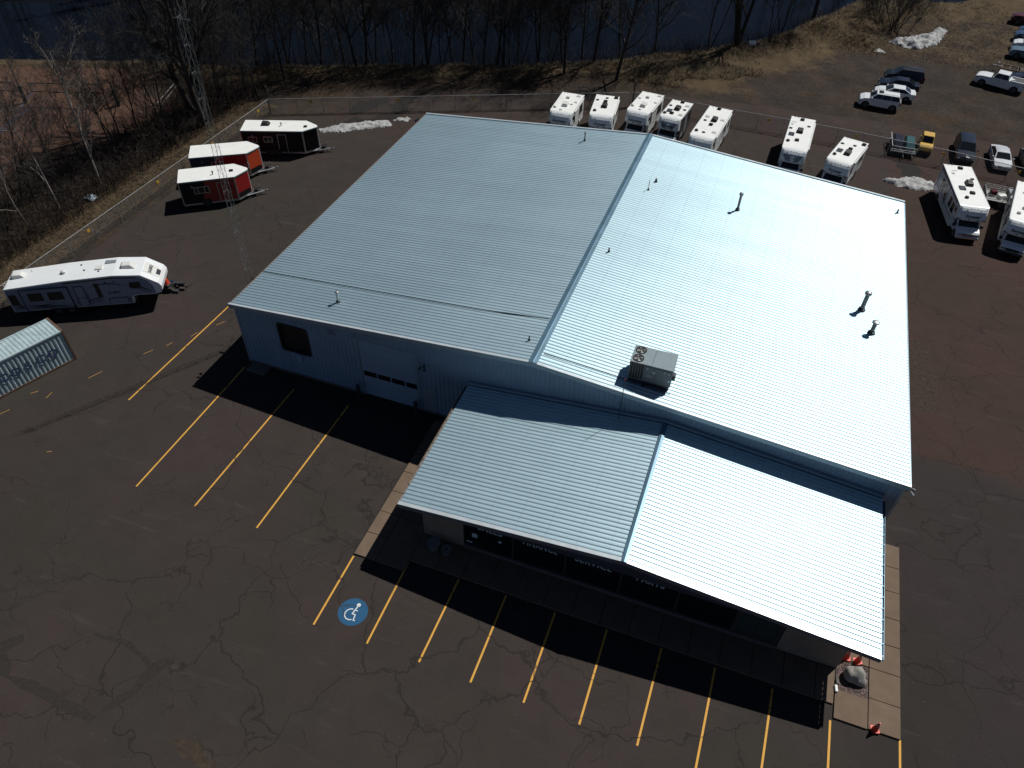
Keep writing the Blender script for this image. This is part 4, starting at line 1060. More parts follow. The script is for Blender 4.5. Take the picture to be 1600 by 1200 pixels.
        hd = MB(); hd.cbox((0.05, s*hw*0.972, c['belt']-0.16), (0.16,0.03,0.03)); hd.build('door_handle', M_BLACK, t)
    mb = MB(); mb.cbox((h-0.015, 0, c['hood']-0.30), (0.05, W_*0.48, 0.16)); mb.build('grille', M_BLACK, t, bevel=0.02, seg=1)
    mb = MB(); mb.cbox((h-0.02, 0, 0.42), (0.10, W_*0.86, 0.14)); mb.build('front_bumper', paint if kind != 'pickup' else M_CHROME, t, bevel=0.04, seg=2)
    mb = MB(); mb.cbox((-h+0.03, 0, 0.46), (0.12, W_*0.88, 0.18)); mb.build('rear_bumper', paint if kind != 'pickup' else M_CHROME, t, bevel=0.04, seg=2)
    mb = MB(); mb.cbox((-h+0.01, 0, 0.70), (0.05, 0.42, 0.13)); mb.build('number_plate', M_OFFW, t)
    if kind == 'pickup':
        mb = MB(); mb.box(-h+0.14, c['xb']-0.08, -hw+0.20, hw-0.20, c['deck']+0.0, c['deck']+0.062); mb.build('bed_floor', M_BLACK, t)
        mb = MB()
        for s in (-1, 1): mb.box(-h+0.06, c['xb']-0.05, s*(hw-0.16)-0.07, s*(hw-0.16)+0.07, c['deck']-0.02, c['deck']+0.12)
        mb.box(-h+0.04, -h+0.13, -hw+0.12, hw-0.12, c['deck']-0.02, c['deck']+0.09); mb.build('bed_rail', paint, t, bevel=0.02, seg=1)
    if kind == 'suv':
        for s in (-1, 1):
            mb = MB(); mb.tube([(c['xrf']-0.1,s*wt*0.92,zt),(c['xrf']-0.15,s*wt*0.92,zt+0.05),(c['xrr']+0.15,s*wt*0.92,zt+0.05),(c['xrr']+0.1,s*wt*0.92,zt)], 0.018, 6); mb.build('roof_rail', M_DKGREY, t)
    if sunroof:
        mb = MB(); mb.box(c['xrf']-0.62, c['xrf']-0.16, -0.34, 0.34, zt+0.020, zt+0.032); mb.build('sunroof', M_GLASS, t)
    return t

G1 = 'cars parked in the dirt lot'
car('suv', 'black sport utility car, furthest back of the row of four', 'car', 42.65, 68.75, PI+0.02, P_BLACK, G1)
car('sedan', 'dark navy sedan between the black utility car and the white sedan', 'car', 42.05, 66.2, PI, P_NAVY, G1)
car('sedan', 'white sedan with red tail lights just behind the white utility car', 'car', 41.6, 63.6, PI, P_WHITE, G1)
car('suv', 'white sport utility car with sunroof, nearest of the row of four', 'car', 40.0, 60.45, PI-0.01, P_WHITE, G1, True)
car('pickup', 'white crew cab pickup truck standing alone at the right of the dirt lot', 'pickup truck', 53.1, 71.55, PI-0.28, P_WHITE, G1)
car('sedan', 'dark sedan half hidden behind the white pickup', 'car', 56.6, 73.7, PI-0.25, P_NAVY, G1)
car('pickup', 'dark red pickup at the top right corner, furthest of its column', 'pickup truck', 59.4, 96.4, PI-0.15, P_MAROON, G1)
car('sedan', 'blue sedan below the dark red pickup at the right edge', 'car', 59.5, 92.0, PI-0.12, P_BLUE, G1)
car('suv', 'blue grey utility car at the right edge above the white one', 'car', 58.6, 89.2, PI-0.12, P_BLUE, G1)
car('suv', 'white utility car cut by the right edge of the picture', 'car', 58.0, 85.6, PI-0.12, P_WHITE, G1)
car('pickup', 'blue pickup with sunlit bonnet below the white utility car', 'pickup truck', 57.8, 82.4, PI-0.14, carpaint('slate blue car paint', (0.10,0.15,0.20), 0.3), G1)
car('minivan', 'dark navy minivan facing the warehouse across the fence', 'minivan', 48.15, 51.7, -PI/2-0.03, P_NAVY, 'cars along the back fence')
car('sedan', 'silver sedan facing the fence behind the large motorhome', 'car', 51.35, 51.25, -PI/2+0.02, P_SILV, 'cars along the back fence')
car('sedan', 'dark grey sedan beside the silver one at the right edge', 'car', 54.15, 51.6, -PI/2+0.03, P_GREY, 'cars along the back fence')

# ------------------------------------------------------------------ motorhomes
def rv_item(t, kind, u, v, Lr, Wr, Hr, m=M_BLACK):
    x, y = (u-0.5)*Wr, v*Lr
    if kind == 'ac':
        mb = MB(); mb.frust([(x-.30,y-.42,Hr),(x+.30,y-.42,Hr),(x+.30,y+.46,Hr),(x-.30,y+.46,Hr)], [(x-.24,y-.34,Hr+.27),(x+.24,y-.34,Hr+.27),(x+.24,y+.34,Hr+.30),(x-.24,y+.34,Hr+.30)])
        mb.build('air_conditioner', m, t, bevel=0.05, seg=2)
    elif kind == 'vent':
        mb = MB(); mb.box(x-.19, x+.19, y-.20, y+.20, Hr, Hr+.10); mb.frust([(x-.19,y-.2,Hr+.1),(x+.19,y-.2,Hr+.1),(x+.19,y+.2,Hr+.1),(x-.19,y+.2,Hr+.1)], [(x-.15,y-.12,Hr+.2),(x+.15,y-.12,Hr+.2),(x+.15,y+.15,Hr+.14),(x-.15,y+.15,Hr+.14)])
        mb.build('roof_vent', m, t, bevel=0.02, seg=1)
    elif kind == 'small':
        mb = MB(); mb.box(x-.15, x+.15, y-.11, y+.11, Hr, Hr+.08); mb.build('roof_hatch', m, t, bevel=0.03, seg=1)
    elif kind == 'dome':
        mb = MB(); mb.cyl((x,y,Hr), (x,y,Hr+.06), .17, 14); mb.dome((x,y,Hr+.06), .17, .13, 14, 4); mb.build('dome', m, t)
    elif kind == 'sky':
        mb = MB(); mb.box(x-.24, x+.24, y-.26, y+.26, Hr, Hr+.035); mb.frust([(x-.19,y-.21,Hr+.035),(x+.19,y-.21,Hr+.035),(x+.19,y+.21,Hr+.035),(x-.19,y+.21,Hr+.035)], [(x-.14,y-.15,Hr+.09),(x+.14,y-.15,Hr+.09),(x+.14,y+.15,Hr+.09),(x-.14,y+.15,Hr+.09)])
        mb.build('skylight', M_OFFW, t)
    elif kind == 'solar':
        mb = MB(); mb.box(x-.25, x+.25, y-.33, y+.33, Hr+.03, Hr+.06); o = mb.build('solar_panel', M_DGRAPH, t)
        mb = MB()
        for k in range(4): mb.box(x-.25, x+.25, y-.33+.22*k-.006, y-.33+.22*k+.006, Hr+.061, Hr+.066)
        for k in range(3): mb.box(x-.25+.25*k-.006, x-.25+.25*k+.006, y-.33, y+.33, Hr+.067, Hr+.070)
        mb.build('cell_grid', M_GREYP, o)
    elif kind == 'ant':
        mb = MB(); mb.box(x-.12, x+.12, y-.10, y+.10, Hr, Hr+.05); mb.tube([(x,y,Hr+.04),(x+.1,y+.35,Hr+.12)], .02, 6); mb.tube([(x-.16,y+.3,Hr+.12),(x+.34,y+.38,Hr+.12)], .025, 6); mb.build('antenna', M_OFFW, t)

def motorhome(label, fr, rr, Wr, items, text, itemm=M_BLACK, side=M_GEL, cabtype='van', rear_lights=True, stripes=True, group='motorhomes parked behind the warehouse', capdark=False, Hr=2.75, cabpaint=P_WHITE, nolip=False, oldcap=False):
    """local -y is forward; y = 0 is the front edge of the flat roof"""
    d = Vector((rr[0]-fr[0], rr[1]-fr[1], 0)); Lr = d.length; rz = math.atan2(d.y, d.x)-PI/2
    t = thing('motorhome', label, 'motorhome', (fr[0], fr[1], 0), rz, group)
    hw = Wr/2
    box = [(Lr,0.42),(Lr,Hr-0.04),(Lr-0.03,Hr),(0.06,Hr),(0.06,1.50),(0.35,1.44),(0.35,0.42)]
    mb = MB(); mb.prism_x(box[::-1], -hw, hw); mb.build('house_body', side, t, bevel=0.03, seg=2)
    mb = MB(); mb.box(-hw+0.03, hw-0.03, 0.02, Lr-0.03, Hr-0.02, Hr+0.012); mb.build('roof_membrane', M_RVROOF, t, bevel=0.01, seg=1)
    for s in (-1, 1):
        mb = MB(); mb.box(s*hw-0.02, s*hw+0.02, 0.0, Lr, Hr-0.08, Hr+0.02); mb.build('roof_edge', M_GEL, t)
        if s < 0 and Lr > 4.6:
            mb = MB(); mb.tube([(-hw-0.05,0.55,Hr-0.13),(-hw-0.05,Lr-0.1,Hr-0.13)], 0.06, 6); mb.build('gutter_trim', M_DGRAPH, t)
            mb = MB()
            for a_, b_, c_, d_ in ((Lr*0.46,Lr*0.46+0.05,0.75,2.5),(Lr*0.96-0.05,Lr*0.96,0.75,2.5),(Lr*0.46+0.052,Lr*0.96-0.052,2.45,2.5)): mb.box(-hw-0.03, -hw+0.01, a_, b_, c_, d_)
            mb.build('slide_out_trim', M_DGRAPH, t)
    # cab-over cap, rounded in plan and profile
    prof = [(0.03,Hr+0.005),(-0.16,Hr-0.03),(-0.34,Hr-0.13),(-0.50,Hr-0.30),(-0.60,Hr-0.52),(-0.66,Hr-0.78),(-0.66,Hr-0.98),(-0.60,Hr-1.10),(-0.45,Hr-1.16),(0.03,Hr-1.18)]
    mb = MB(); n = len(prof); cols = [(-1,0.30),(-0.96,0.12),(-0.80,0.03),(-0.4,0.0),(0,-0.01),(0.4,0.0),(0.80,0.03),(0.96,0.12),(1,0.30)]
    vs = []; fs = []
    for u, pull in cols:
        for (y, z) in prof:
            k = max(0.0, min(1.0, -y/0.5)); vs.append((u*hw*1.0, y+pull*k*1.3, z-0.10*pull*k if z > Hr-0.6 else z))
    for i in range(len(cols)-1):
        for j in range(n-1): fs.append((i*n+j, (i+1)*n+j, (i+1)*n+j+1, i*n+j+1))
    fs.append(tuple(range(n))); fs.append(tuple((len(cols)-1)*n+j for j in range(n-1, -1, -1)))
    mb.add(vs, fs); mb.build('cab_over_cap', M_GEL, t, smooth=False)
    # badge: arc and three lamps
    def capP(x, q):  # point on the cap face, q 0 top .. 1 bottom
        f = q*(n-2); i = int(f); a = f-i; y = prof[i][0]*(1-a)+prof[i+1][0]*a; z = prof[i][1]*(1-a)+prof[i+1][1]*a; return Vector((x, y, z))
    nrm = lambda q: Vector((0, (capP(0,min(1,q+.03)).z-capP(0,q).z), -(capP(0,min(1,q+.03)).y-capP(0,q).y))).normalized()
    if not oldcap:
        mb = MB(); mb.tube([capP(0.46*hw*math.cos(R(a)), 0.28-0.22*math.sin(R(a)))+nrm(0.28-0.22*math.sin(R(a)))*0.012 for a in range(-180, 1, 15)], 0.018, 5); mb.build('cap_badge_trim', M_CHROME, t)
    for k in (-1, 0, 1):
        mb = MB(); p = capP(k*0.19*hw*1.1, 0.22)+nrm(0.22)*0.005; mb.cbox(p, (0.09,0.04,0.035)); mb.build('marker_lamp', M_OFFW if not oldcap else M_GREYP, t)
    for s in (-1, 1):
        mb = MB(); mb.cbox(capP(s*0.82*hw, 0.2)+nrm(0.2)*0.01, (0.06,0.04,0.03)); mb.build('marker_lamp', M_AMBER if False else M_DGRAPH, t)
    if text:
        q = 0.58; o = capP(0, q)+nrm(q)*0.016; up = (capP(0, q-0.06)-capP(0, q+0.06))
        put_text(text, 0.34, M_DGRAPH, t, frame(o, (1,0,0), up), extrude=0.004, shear=0.2, bold=0.010)
        q = 0.74
        mb = MB(); pts = []
        for i in range(9):
            u = -0.30+0.95*i/8; wv = 0.08*math.sin(PI*i/8); qq = 0.70+0.05*i/8
            pts.append((capP(u*hw, qq-wv*0.5)+nrm(qq)*0.012, capP(u*hw, qq+wv)+nrm(qq)*0.012))
        for a, b in zip(pts, pts[1:]): mb.quad(a[1], b[1], b[0], a[0])
        mb.build('cap_swoosh', M_DGRAPH, t)
    if capdark:
        mb = MB(); q0, q1 = 0.42, 0.72; rows = [q0+(q1-q0)*i/5 for i in range(6)]
        for a, b in zip(rows, rows[1:]):
            ka, kb = 0.80-0.35*(a-q0)/(q1-q0), 0.80-0.35*(b-q0)/(q1-q0)
            mb.quad(capP(-kb*hw,b)+nrm(b)*0.01, capP(kb*hw,b)+nrm(b)*0.01, capP(ka*hw,a)+nrm(a)*0.01, capP(-ka*hw,a)+nrm(a)*0.01)
        mb.build('cap_graphic', M_GREYP, t)
    else:
        for s in (-1, 1):
            mb = MB(); mb.quad(*( [capP(s*0.62*hw,0.80)+nrm(.8)*.012, capP(s*0.97*hw,0.80)+nrm(.8)*.012+Vector((0,0.05,0)), capP(s*0.97*hw,0.70)+nrm(.7)*.012+Vector((0,0.05,0))][::(1 if s > 0 else -1)] )); mb.build('cap_graphic', M_DGRAPH, t)
    # cab
    cw = 0.90; z1 = Hr-1.17
    cab = [(0.40,0.40),(0.40,z1-0.01),(-0.22,z1-0.01),(-0.72,1.10),(-1.18,0.96),(-1.34,0.84),(-1.38,0.48),(-1.30,0.36)]
    mb = MB(); mb.prism_x(cab[::-1], -cw, cw); mb.build('cab_body', cabpaint, t, bevel=0.05, seg=2)
    mb = MB(); A = [(-cw*0.90,-0.70,1.12),(cw*0.90,-0.70,1.12),(cw*0.84,-0.25,z1-0.03),(-cw*0.84,-0.25,z1-0.03)]; quad_panel(mb, *A, 0.014, 0.012); mb.build('windscreen', M_GLASS, t)
    for s in (-1, 1):
        mb = MB(); A = [(s*cw,-0.60,1.06),(s*cw,0.22,1.06),(s*cw,0.22,z1-0.06),(s*cw,-0.22,z1-0.06)]
        quad_panel(mb, *(A if s > 0 else A[::-1]), 0.012, 0.01); mb.build('cab_window', M_GLASS, t)
        mb = MB(); mb.cbox((s*(cw+0.20),-0.52,1.16), (0.20,0.12,0.30)); mb.tube([(s*cw,-0.5,1.05),(s*(cw+0.2),-0.52,1.1)], 0.025, 6); mb.build('mirror', M_BLACK, t, bevel=0.03, seg=1)
        mb = MB(); mb.cbox((s*0.68,-1.35,0.74), (0.32,0.10,0.17)); mb.build('headlight', M_LAMP, t, bevel=0.03, seg=1)
        wheel(t, s*(cw-0.06), -0.72, 0.34, 0.22, s, 'x')
        wheel(t, s*(hw-0.16), Lr-1.9, 0.36, 0.26, s, 'x')
        mb = MB(); mb.cyl((s*(hw-0.20),Lr-1.9,0.42), (s*(hw+0.005),Lr-1.9,0.42), 0.45, 18); mb.build('wheel_arch', M_BLACK, t)
        mb = MB(); mb.cyl((s*(cw-0.25),-0.72,0.40), (s*(cw+0.006),-0.72,0.40), 0.41, 18); mb.build('wheel_arch', M_BLACK, t)
    mb = MB(); mb.box(-0.50, 0.50, -1.405, -1.36, 0.62, 0.84); mb.build('grille', M_CHROME if cabtype == 'van' else M_BLACK, t, bevel=0.01, seg=1)
    mb = MB()
    for k in range(3): mb.box(-0.47, 0.47, -1.412, -1.404, 0.645+k*0.065, 0.675+k*0.065)
    mb.build('grille_bars', M_BLACK, t)
    mb = MB(); mb.box(-cw-0.03, cw+0.03, -1.46, -1.30, 0.38, 0.58); mb.build('front_bumper', M_CHROME if cabtype == 'van' else M_DKGREY, t, bevel=0.04, seg=2)
    mb = MB(); mb.box(-hw+0.05, hw-0.05, Lr, Lr+0.12, 0.40, 0.60); mb.build('rear_bumper', M_DKGREY, t, bevel=0.03, seg=1)
    # house windows, door, lockers, graphics, both sides
    wz0, wz1 = 1.38, 2.20
    for s in (-1, 1):
        spans = [(0.75,1.45),(1.75,2.35),(Lr*0.50,Lr*0.50+0.55),(Lr*0.64,Lr*0.64+1.05)] if s < 0 else [(0.55,1.15),(Lr*0.62,Lr*0.62+0.8),(Lr-1.2,Lr-0.55)]
        for a, b in spans:
            if b > Lr-0.2: continue
            mb = MB(); mb.box(s*hw-0.012, s*hw+0.012, a, b, wz0, wz1); mb.build('side_window', M_GLASS, t, bevel=0.01, seg=1)
        # over-cab window
        mb = MB(); mb.box(s*hw-0.01, s*hw+0.012, -0.20, 0.42, Hr-0.98, Hr-0.45) if False else mb.box(s*hw-0.01, s*hw+0.012, 0.06, 0.52, Hr-0.85, Hr-0.45); mb.build('side_window', M_GLASS, t, bevel=0.01, seg=1)
        mb = MB()
        k = 0.6
        while k+0.9 < Lr-2.4: mb.box(s*hw-0.01, s*hw+0.010, k, k+0.85, 0.50, 0.92); k += 0.95
        if mb.f: mb.build('locker_door', M_OFFW if side is M_GEL else M_GREYP, t, bevel=0.006, seg=1)
        if stripes:
            g = M_GREYP if side is M_GEL else M_DGRAPH
            mb = MB(); ya, yb = 0.5, Lr-0.25
            mb.box(s*hw-0.01, s*hw+0.006, ya, yb, 1.02, 1.12); mb.add([(s*(hw+0.007),ya+0.2,1.15),(s*(hw+0.007),yb,1.30),(s*(hw+0.007),yb,1.42),(s*(hw+0.007),ya+1.6,1.18)], [(0,1,2,3)]); mb.build('side_stripe', g, t)
            mb = MB(); mb.add([(s*(hw+0.008),Lr*0.45,0.95),(s*(hw+0.008),Lr*0.45+0.5,0.95),(s*(hw+0.008),Lr*0.45+1.2,2.3),(s*(hw+0.008),Lr*0.45+0.9,2.3)], [(0,1,2,3)]); mb.build('side_swoosh', M_DGRAPH, t)
    mb = MB(); mb.box(hw-0.01, hw+0.016, Lr*0.42, Lr*0.42+0.62, 0.62, 2.30); mb.build('entry_door', M_OFFW if side is M_GEL else M_GREYP, t, bevel=0.01, seg=1)
    mb = MB(); mb.tube([(hw+0.06,0.7,Hr-0.16),(hw+0.06,Lr-0.5,Hr-0.16)], 0.065, 8); mb.build('awning', M_OFFW if side is M_GEL else M_BLACK, t)
    # rear ladder whose hoops stand above the roof
    mb = MB(); lx = -hw*0.55 if not oldcap else -hw*0.62
    for s in (-0.15, 0.15): mb.tube([(lx+s,Lr+0.05,0.9),(lx+s,Lr+0.06,Hr+0.05),(lx+s,Lr-0.06,Hr+0.16),(lx+s,Lr-0.25,Hr+0.02)], 0.015, 6)
    for k in range(6): mb.tube([(lx-0.15,Lr+0.05,1.0+0.3*k),(lx+0.15,Lr+0.05,1.0+0.3*k)], 0.013, 5)
    mb.build('ladder', M_DKGREY, t)
    for s in (-1, 1):
        mb = MB(); mb.box(s*(hw-0.22)-0.08, s*(hw-0.22)+0.08, Lr, Lr+0.03, 0.9, 1.2); mb.build('tail_light', M_RED, t)
    for it in items: rv_item(t, it[0], it[1], it[2], Lr, Wr, Hr+0.012, it[3] if len(it) > 3 else itemm)
    return t

motorhome('older white motorhome with white roof unit, leftmost of the row behind the roof', (9.73,39.95), (9.62,44.5), 2.3,
    [('ac',0.48,0.34),('small',0.42,0.08),('dome',0.12,0.16),('sky',0.8,0.9),('small',0.85,0.55),('vent',0.4,0.72),('small',0.72,0.42)], 'Sunseeker', M_OFFW, oldcap=True)
motorhome('white motorhome with black roof unit, second from the left, between two older ones', (13.6,40.75), (13.05,45.4), 2.35,
    [('ac',0.50,0.42),('vent',0.48,0.66),('small',0.50,0.84),('dome',0.16,0.16),('small',0.12,0.70),('vent',0.88,0.90)], 'Forester')
motorhome('white motorhome with its windscreen in view above the roof ridge, white roof unit', (16.78,42.9), (17.28,47.75), 2.3,
    [('ac',0.52,0.30),('small',0.5,0.10),('dome',0.10,0.20),('sky',0.85,0.92),('small',0.9,0.55),('vent',0.42,0.72),('small',0.12,0.62)], 'Sunseeker', M_OFFW, oldcap=True)
motorhome('motorhome with charcoal sides and white roof, fourth of the row', (20.05,42.9), (20.5,46.95), 2.15,
    [('ac',0.52,0.50),('vent',0.42,0.20),('vent',0.52,0.92),('small',0.12,0.62),('solar',0.24,0.32),('dome',0.12,0.14),('sky',0.85,0.78),('small',0.85,0.52),('sky',0.84,0.22)], 'Forester', side=M_SIDE, capdark=True)
motorhome('long white motorhome with black roof unit just right of the ridge end', (23.65,39.85), (24.38,46.9), 2.32,
    [('ac',0.55,0.56),('vent',0.53,0.40),('vent',0.45,0.94),('dome',0.14,0.14),('small',0.20,0.50),('small',0.45,0.13),('sky',0.20,0.64),('sky',0.86,0.62),('sky',0.84,0.20)], 'Forester')
motorhome('white motorhome with grey wedge graphic on its front cap', (32.1,40.65), (32.35,47.75), 2.28,
    [('ac',0.50,0.54),('vent',0.48,0.26),('vent',0.47,0.92),('small',0.80,0.74),('solar',0.20,0.42),('dome',0.14,0.20),('small',0.10,0.60),('ant',0.12,0.74)], '', capdark=True, cabtype='s')
motorhome('white motorhome parked at an angle between the wedge-fronted one and the snow heap', (36.1,39.8), (37.42,44.75), 2.28,
    [('ac',0.56,0.36),('vent',0.54,0.56),('small',0.60,0.74),('vent',0.88,0.88),('solar',0.22,0.40),('dome',0.15,0.20),('small',0.12,0.70)], 'Forester')
motorhome('large white motorhome at the right with chrome grille and long shadow', (47.12,36.0), (46.15,43.05), 2.36,
    [('ac',0.62,0.52),('vent',0.55,0.92),('ant',0.22,0.76),('small',0.82,0.66),('vent',0.60,0.30),('solar',0.32,0.40),('dome',0.33,0.17)], 'Forester', group='motorhomes at the right of the yard')
motorhome('white motorhome cut off by the right edge of the picture', (50.85,34.9), (52.2,41.9), 2.36,
    [('ac',0.5,0.55),('vent',0.4,0.30),('dome',0.25,0.15),('small',0.3,0.70)], 'Sunseeker', M_OFFW, cabtype='s', group='motorhomes at the right of the yard', oldcap=True)

# ------------------------------------------------------------------ fifth-wheel camper
def fifth_wheel():
    ang = math.atan2(0.489, 0.872); Wd = 2.3
    o = Vector((-18.02, -1.87, 0)); n = Vector((-0.489, 0.872, 0)); base = o+n*(Wd/2)
    t = thing('camper_trailer', 'long white fifth wheel camper with blue grey side near the left edge', 'camper', base, ang)
    prof = [(0,0.55),(0,2.50),(0.04,2.56),(4,2.90),(7.4,3.06),(9.25,2.92),(10.28,2.16),(10.42,1.88),(10.40,1.55),(10.25,1.32),(9.9,1.22),(8.45,1.22),(8.25,1.10),(8.20,0.55)]
    hw = Wd/2; mb = MB(); mb.prism_y(prof[::-1], -hw, hw); mb.build('body', M_GEL, t, bevel=0.03, seg=2)
    # blue-grey side skins, both sides
    for s in (-1, 1):
        y = s*(hw+0.008); sk = [(0.06,0.60),(0.06,2.44),(4,2.80),(7.4,2.95),(9.1,2.80),(9.6,2.42),(9.85,1.95),(9.9,1.30),(8.4,1.28),(8.14,1.12),(8.14,0.60)]
        mb = MB(); q = [(x, y, z) for x, z in sk]; mb.quad(*(q if s > 0 else q[::-1])); mb.build('side_panel', M_5W, t)
        mb = MB(); yy = s*(hw+0.05)
        tr = [(4.0,2.78),(4.0,2.66),(7.4,2.83),(8.9,2.72),(8.9,2.80),(7.4,2.94)]
        mb.prism_y(tr if s < 0 else tr, s*(hw+0.012), s*(hw+0.05)); mb.build('awning', M_DGRAPH, t)
    y = -hw-0.012
    def rect(name, x0, x1, z0, z1, m, dy=0.0, bv=0.03, lab=None):
        mb = MB(); mb.box(x0, x1, y-0.02-dy, y, z0, z1); mb.build(name, m, t, bevel=bv, seg=1, label=lab)
    # slide-out with two windows, door, tall window, bedroom window
    mb = MB(); mb.box(0.95, 4.15, y-0.05, y, 0.66, 2.42); mb.build('slide_out', M_5W, t, bevel=0.02, seg=1)
    for a, b in ((0.93,0.99),(4.12,4.20)):
        mb = MB(); mb.box(a, b, y-0.07, y-0.052, 0.62, 2.46); mb.build('slide_trim', M_DGRAPH, t)
    mb = MB(); mb.box(0.99, 4.12, y-0.07, y-0.052, 2.38, 2.46); mb.build('slide_trim', M_DGRAPH, t)
    for a, b in ((1.40,2.35),(2.72,3.72)):
        mb = MB(); mb.box(a, b, y-0.075, y-0.052, 1.42, 2.10); mb.build('window', M_GLASS, t, bevel=0.03, seg=2)
    mb = MB(); mb.box(0.12, 0.62, y-0.03, y, 1.15, 2.05); mb.build('window', M_GLASS, t, bevel=0.03, seg=2)
    mb = MB(); mb.box(4.55, 5.18, y-0.03, y, 0.72, 2.36); d = mb.build('door', M_5W, t, bevel=0.02, seg=1)
    mb = MB()
    for q in ((4.52,4.57,0.72,2.38),(5.16,5.21,0.72,2.38),(4.572,5.158,2.34,2.39),(4.572,5.158,1.36,1.40)): mb.box(q[0], q[1], y-0.045, y-0.031, q[2], q[3])
    mb.build('door_trim', M_DGRAPH, d)
    mb = MB(); mb.tube([(5.32,y-0.05,1.0),(5.34,y-0.10,1.05),(5.34,y-0.10,1.65),(5.32,y-0.05,1.7)], 0.02, 6); mb.build('grab_handle', M_BLACK, t)
    rect('window', 5.95, 6.25, 1.30, 2.50, M_GLASS)
    rect('window', 8.30, 9.05, 1.85, 2.38, M_GLASS)
    for x in (6.75, 7.35):
        mb = MB(); mb.cyl((x,y-0.02,2.52), (x,y,2.52), 0.06, 12); mb.build('speaker', M_BLACK, t)
    rect('locker_door', 6.6, 7.85, 0.70, 1.15, M_5W, 0.01)
    mb = MB()
    for q in ((6.58,6.62,0.70,1.17),(7.83,7.87,0.70,1.17),(6.62,7.83,1.13,1.17),(8.0-0.02,8.02,0.7,1.17)): mb.box(q[0], q[1], y-0.04, y-0.031, q[2], q[3])
    mb.build('locker_trim', M_DGRAPH, t)
    # curved graphics
    def swoosh(pts, w0):
        mb = MB(); m = len(pts); yy = y-0.012
        up = []; dn = []
        for i, (x, z) in enumerate(pts):
            k = w0*math.sin(PI*(i+0.35)/(m+0.0)); up.append((x, yy, z+k/2)); dn.append((x, yy, z-k/2))
        for i in range(m-1): mb.quad(dn[i], dn[i+1], up[i+1], up[i])
        mb.build('graphic', M_DGRAPH, t)
    def arc(x0, z0, x1, z1, sag, k=12): return [(x0+(x1-x0)*i/k, z0+(z1-z0)*i/k+sag*math.sin(PI*i/k)) for i in range(k+1)]
    swoosh(arc(5.3,2.1,8.15,2.10,0.32), 0.09); swoosh(arc(8.15,2.05,9.7,1.42,0.22), 0.13); swoosh(arc(8.3,1.9,9.5,1.36,0.16), 0.06)
    swoosh(arc(5.0,0.75,6.3,1.12,0.28), 0.10); swoosh(arc(5.2,0.72,6.2,0.95,0.18), 0.07); swoosh(arc(4.3,1.05,5.2,0.95,-0.1), 0.08)
    swoosh(arc(0.2,1.3,0.95,1.0,-0.05), 0.10); swoosh(arc(0.15,0.95,0.95,0.82,0.05), 0.12)
    yy = y-0.062
    y_old = y; y = y_old-0.055
    swoosh(arc(1.0,1.12,3.0,1.16,-0.12), 0.08); swoosh(arc(1.3,0.95,4.1,0.78,0.04), 0.12); swoosh(arc(1.0,0.85,3.2,0.72,0.04), 0.06)
    y = y_old
    put_text('SABRE', 0.26, M_DGRAPH, t, frame((7.1, y-0.012, 1.62), (1,0,0), (0,0,1)), extrude=0.004, spacing=1.15, bold=0.004)
    # front cap panel with lettering, dark nose graphic
    def fp(u, q):  # q 0 at roof bend -> 1 tip
        a, b = Vector((9.25, 0, 2.92)), Vector((10.28, 0, 2.16)); p = a.lerp(b, q); p.y = u; return p+Vector((0.76,0,1.03)).normalized()*0.014
    mb = MB(); mb.quad(fp(-0.58,0.06), fp(-0.50,0.98), fp(0.50,0.98), fp(0.58,0.06)); mb.build('front_panel', M_OFFW, t)
    mb = MB(); mb.quad(*[p+Vector((0.004,0,0.005)) for p in (fp(-0.30,0.74), fp(-0.28,0.97), fp(0.30,0.97), fp(0.34,0.74))]); mb.build('front_badge', M_DGRAPH, t)
    put_text('SABRE', 0.34, M_DGRAPH, t, frame(fp(0,0.42)+Vector((0.006,0,0.007)), (0,1,0), (fp(0,0)-fp(0,1))), extrude=0.003, bold=0.008)
    # roof furniture
    def rz_(x): return 2.55+(x/4)*0.34 if x < 4 else (2.90+(x-4)/3.4*0.16 if x < 7.4 else 3.06-(x-7.4)/1.8*0.14)
    for x, u in ((0.75,0.30),(8.30,-0.02)):
        z = rz_(x); mb = MB(); mb.frust([(x-.45,u-.32,z-.03),(x+.5,u-.32,z-.03),(x+.5,u+.32,z-.03),(x-.45,u+.32,z-.03)], [(x-.42,u-.27,z+.27),(x+.2,u-.25,z+.27),(x+.2,u+.25,z+.27),(x-.42,u+.27,z+.27)]); mb.build('air_conditioner', M_OFFW, t, bevel=0.06, seg=2)
        mb = MB(); mb.box(x-.47, x-.44, u-.24, u+.24, z+.02, z+.22); mb.build('intake_grille', M_GREYP, t)
    mb = MB(); mb.cyl((3.9,-0.1,rz_(3.9)-.02), (3.9,-0.1,rz_(3.9)+.12), .16, 14); mb.dome((3.9,-0.1,rz_(3.9)+.12), .2, .12, 14, 3); mb.build('roof_vent', M_OFFW, t)
    for x, u in ((6.3,0.0),):
        z = rz_(x); mb = MB(); mb.box(x-.24, x+.24, u-.22, u+.22, z-.02, z+.09); mb.build('roof_vent', M_OFFW, t, bevel=0.02, seg=1)
    z = rz_(6.95); mb = MB(); mb.box(6.6, 7.35, 0.42, 0.82, z-.03, z+.05); mb.build('skylight', M_GREYP, t, bevel=0.02, seg=1)
    for x, u, m in ((1.5,0.75,M_OFFW),(4.95,0.62,M_DKGREY),(5.3,-0.1,M_DKGREY),(6.35,-0.42,M_DKGREY),(7.8,0.1,M_OFFW)):
        mb = MB(); mb.dome((x,u,rz_(x)), 0.07, 0.09, 10, 3); mb.build('vent_cap', m, t)
    mb = MB()
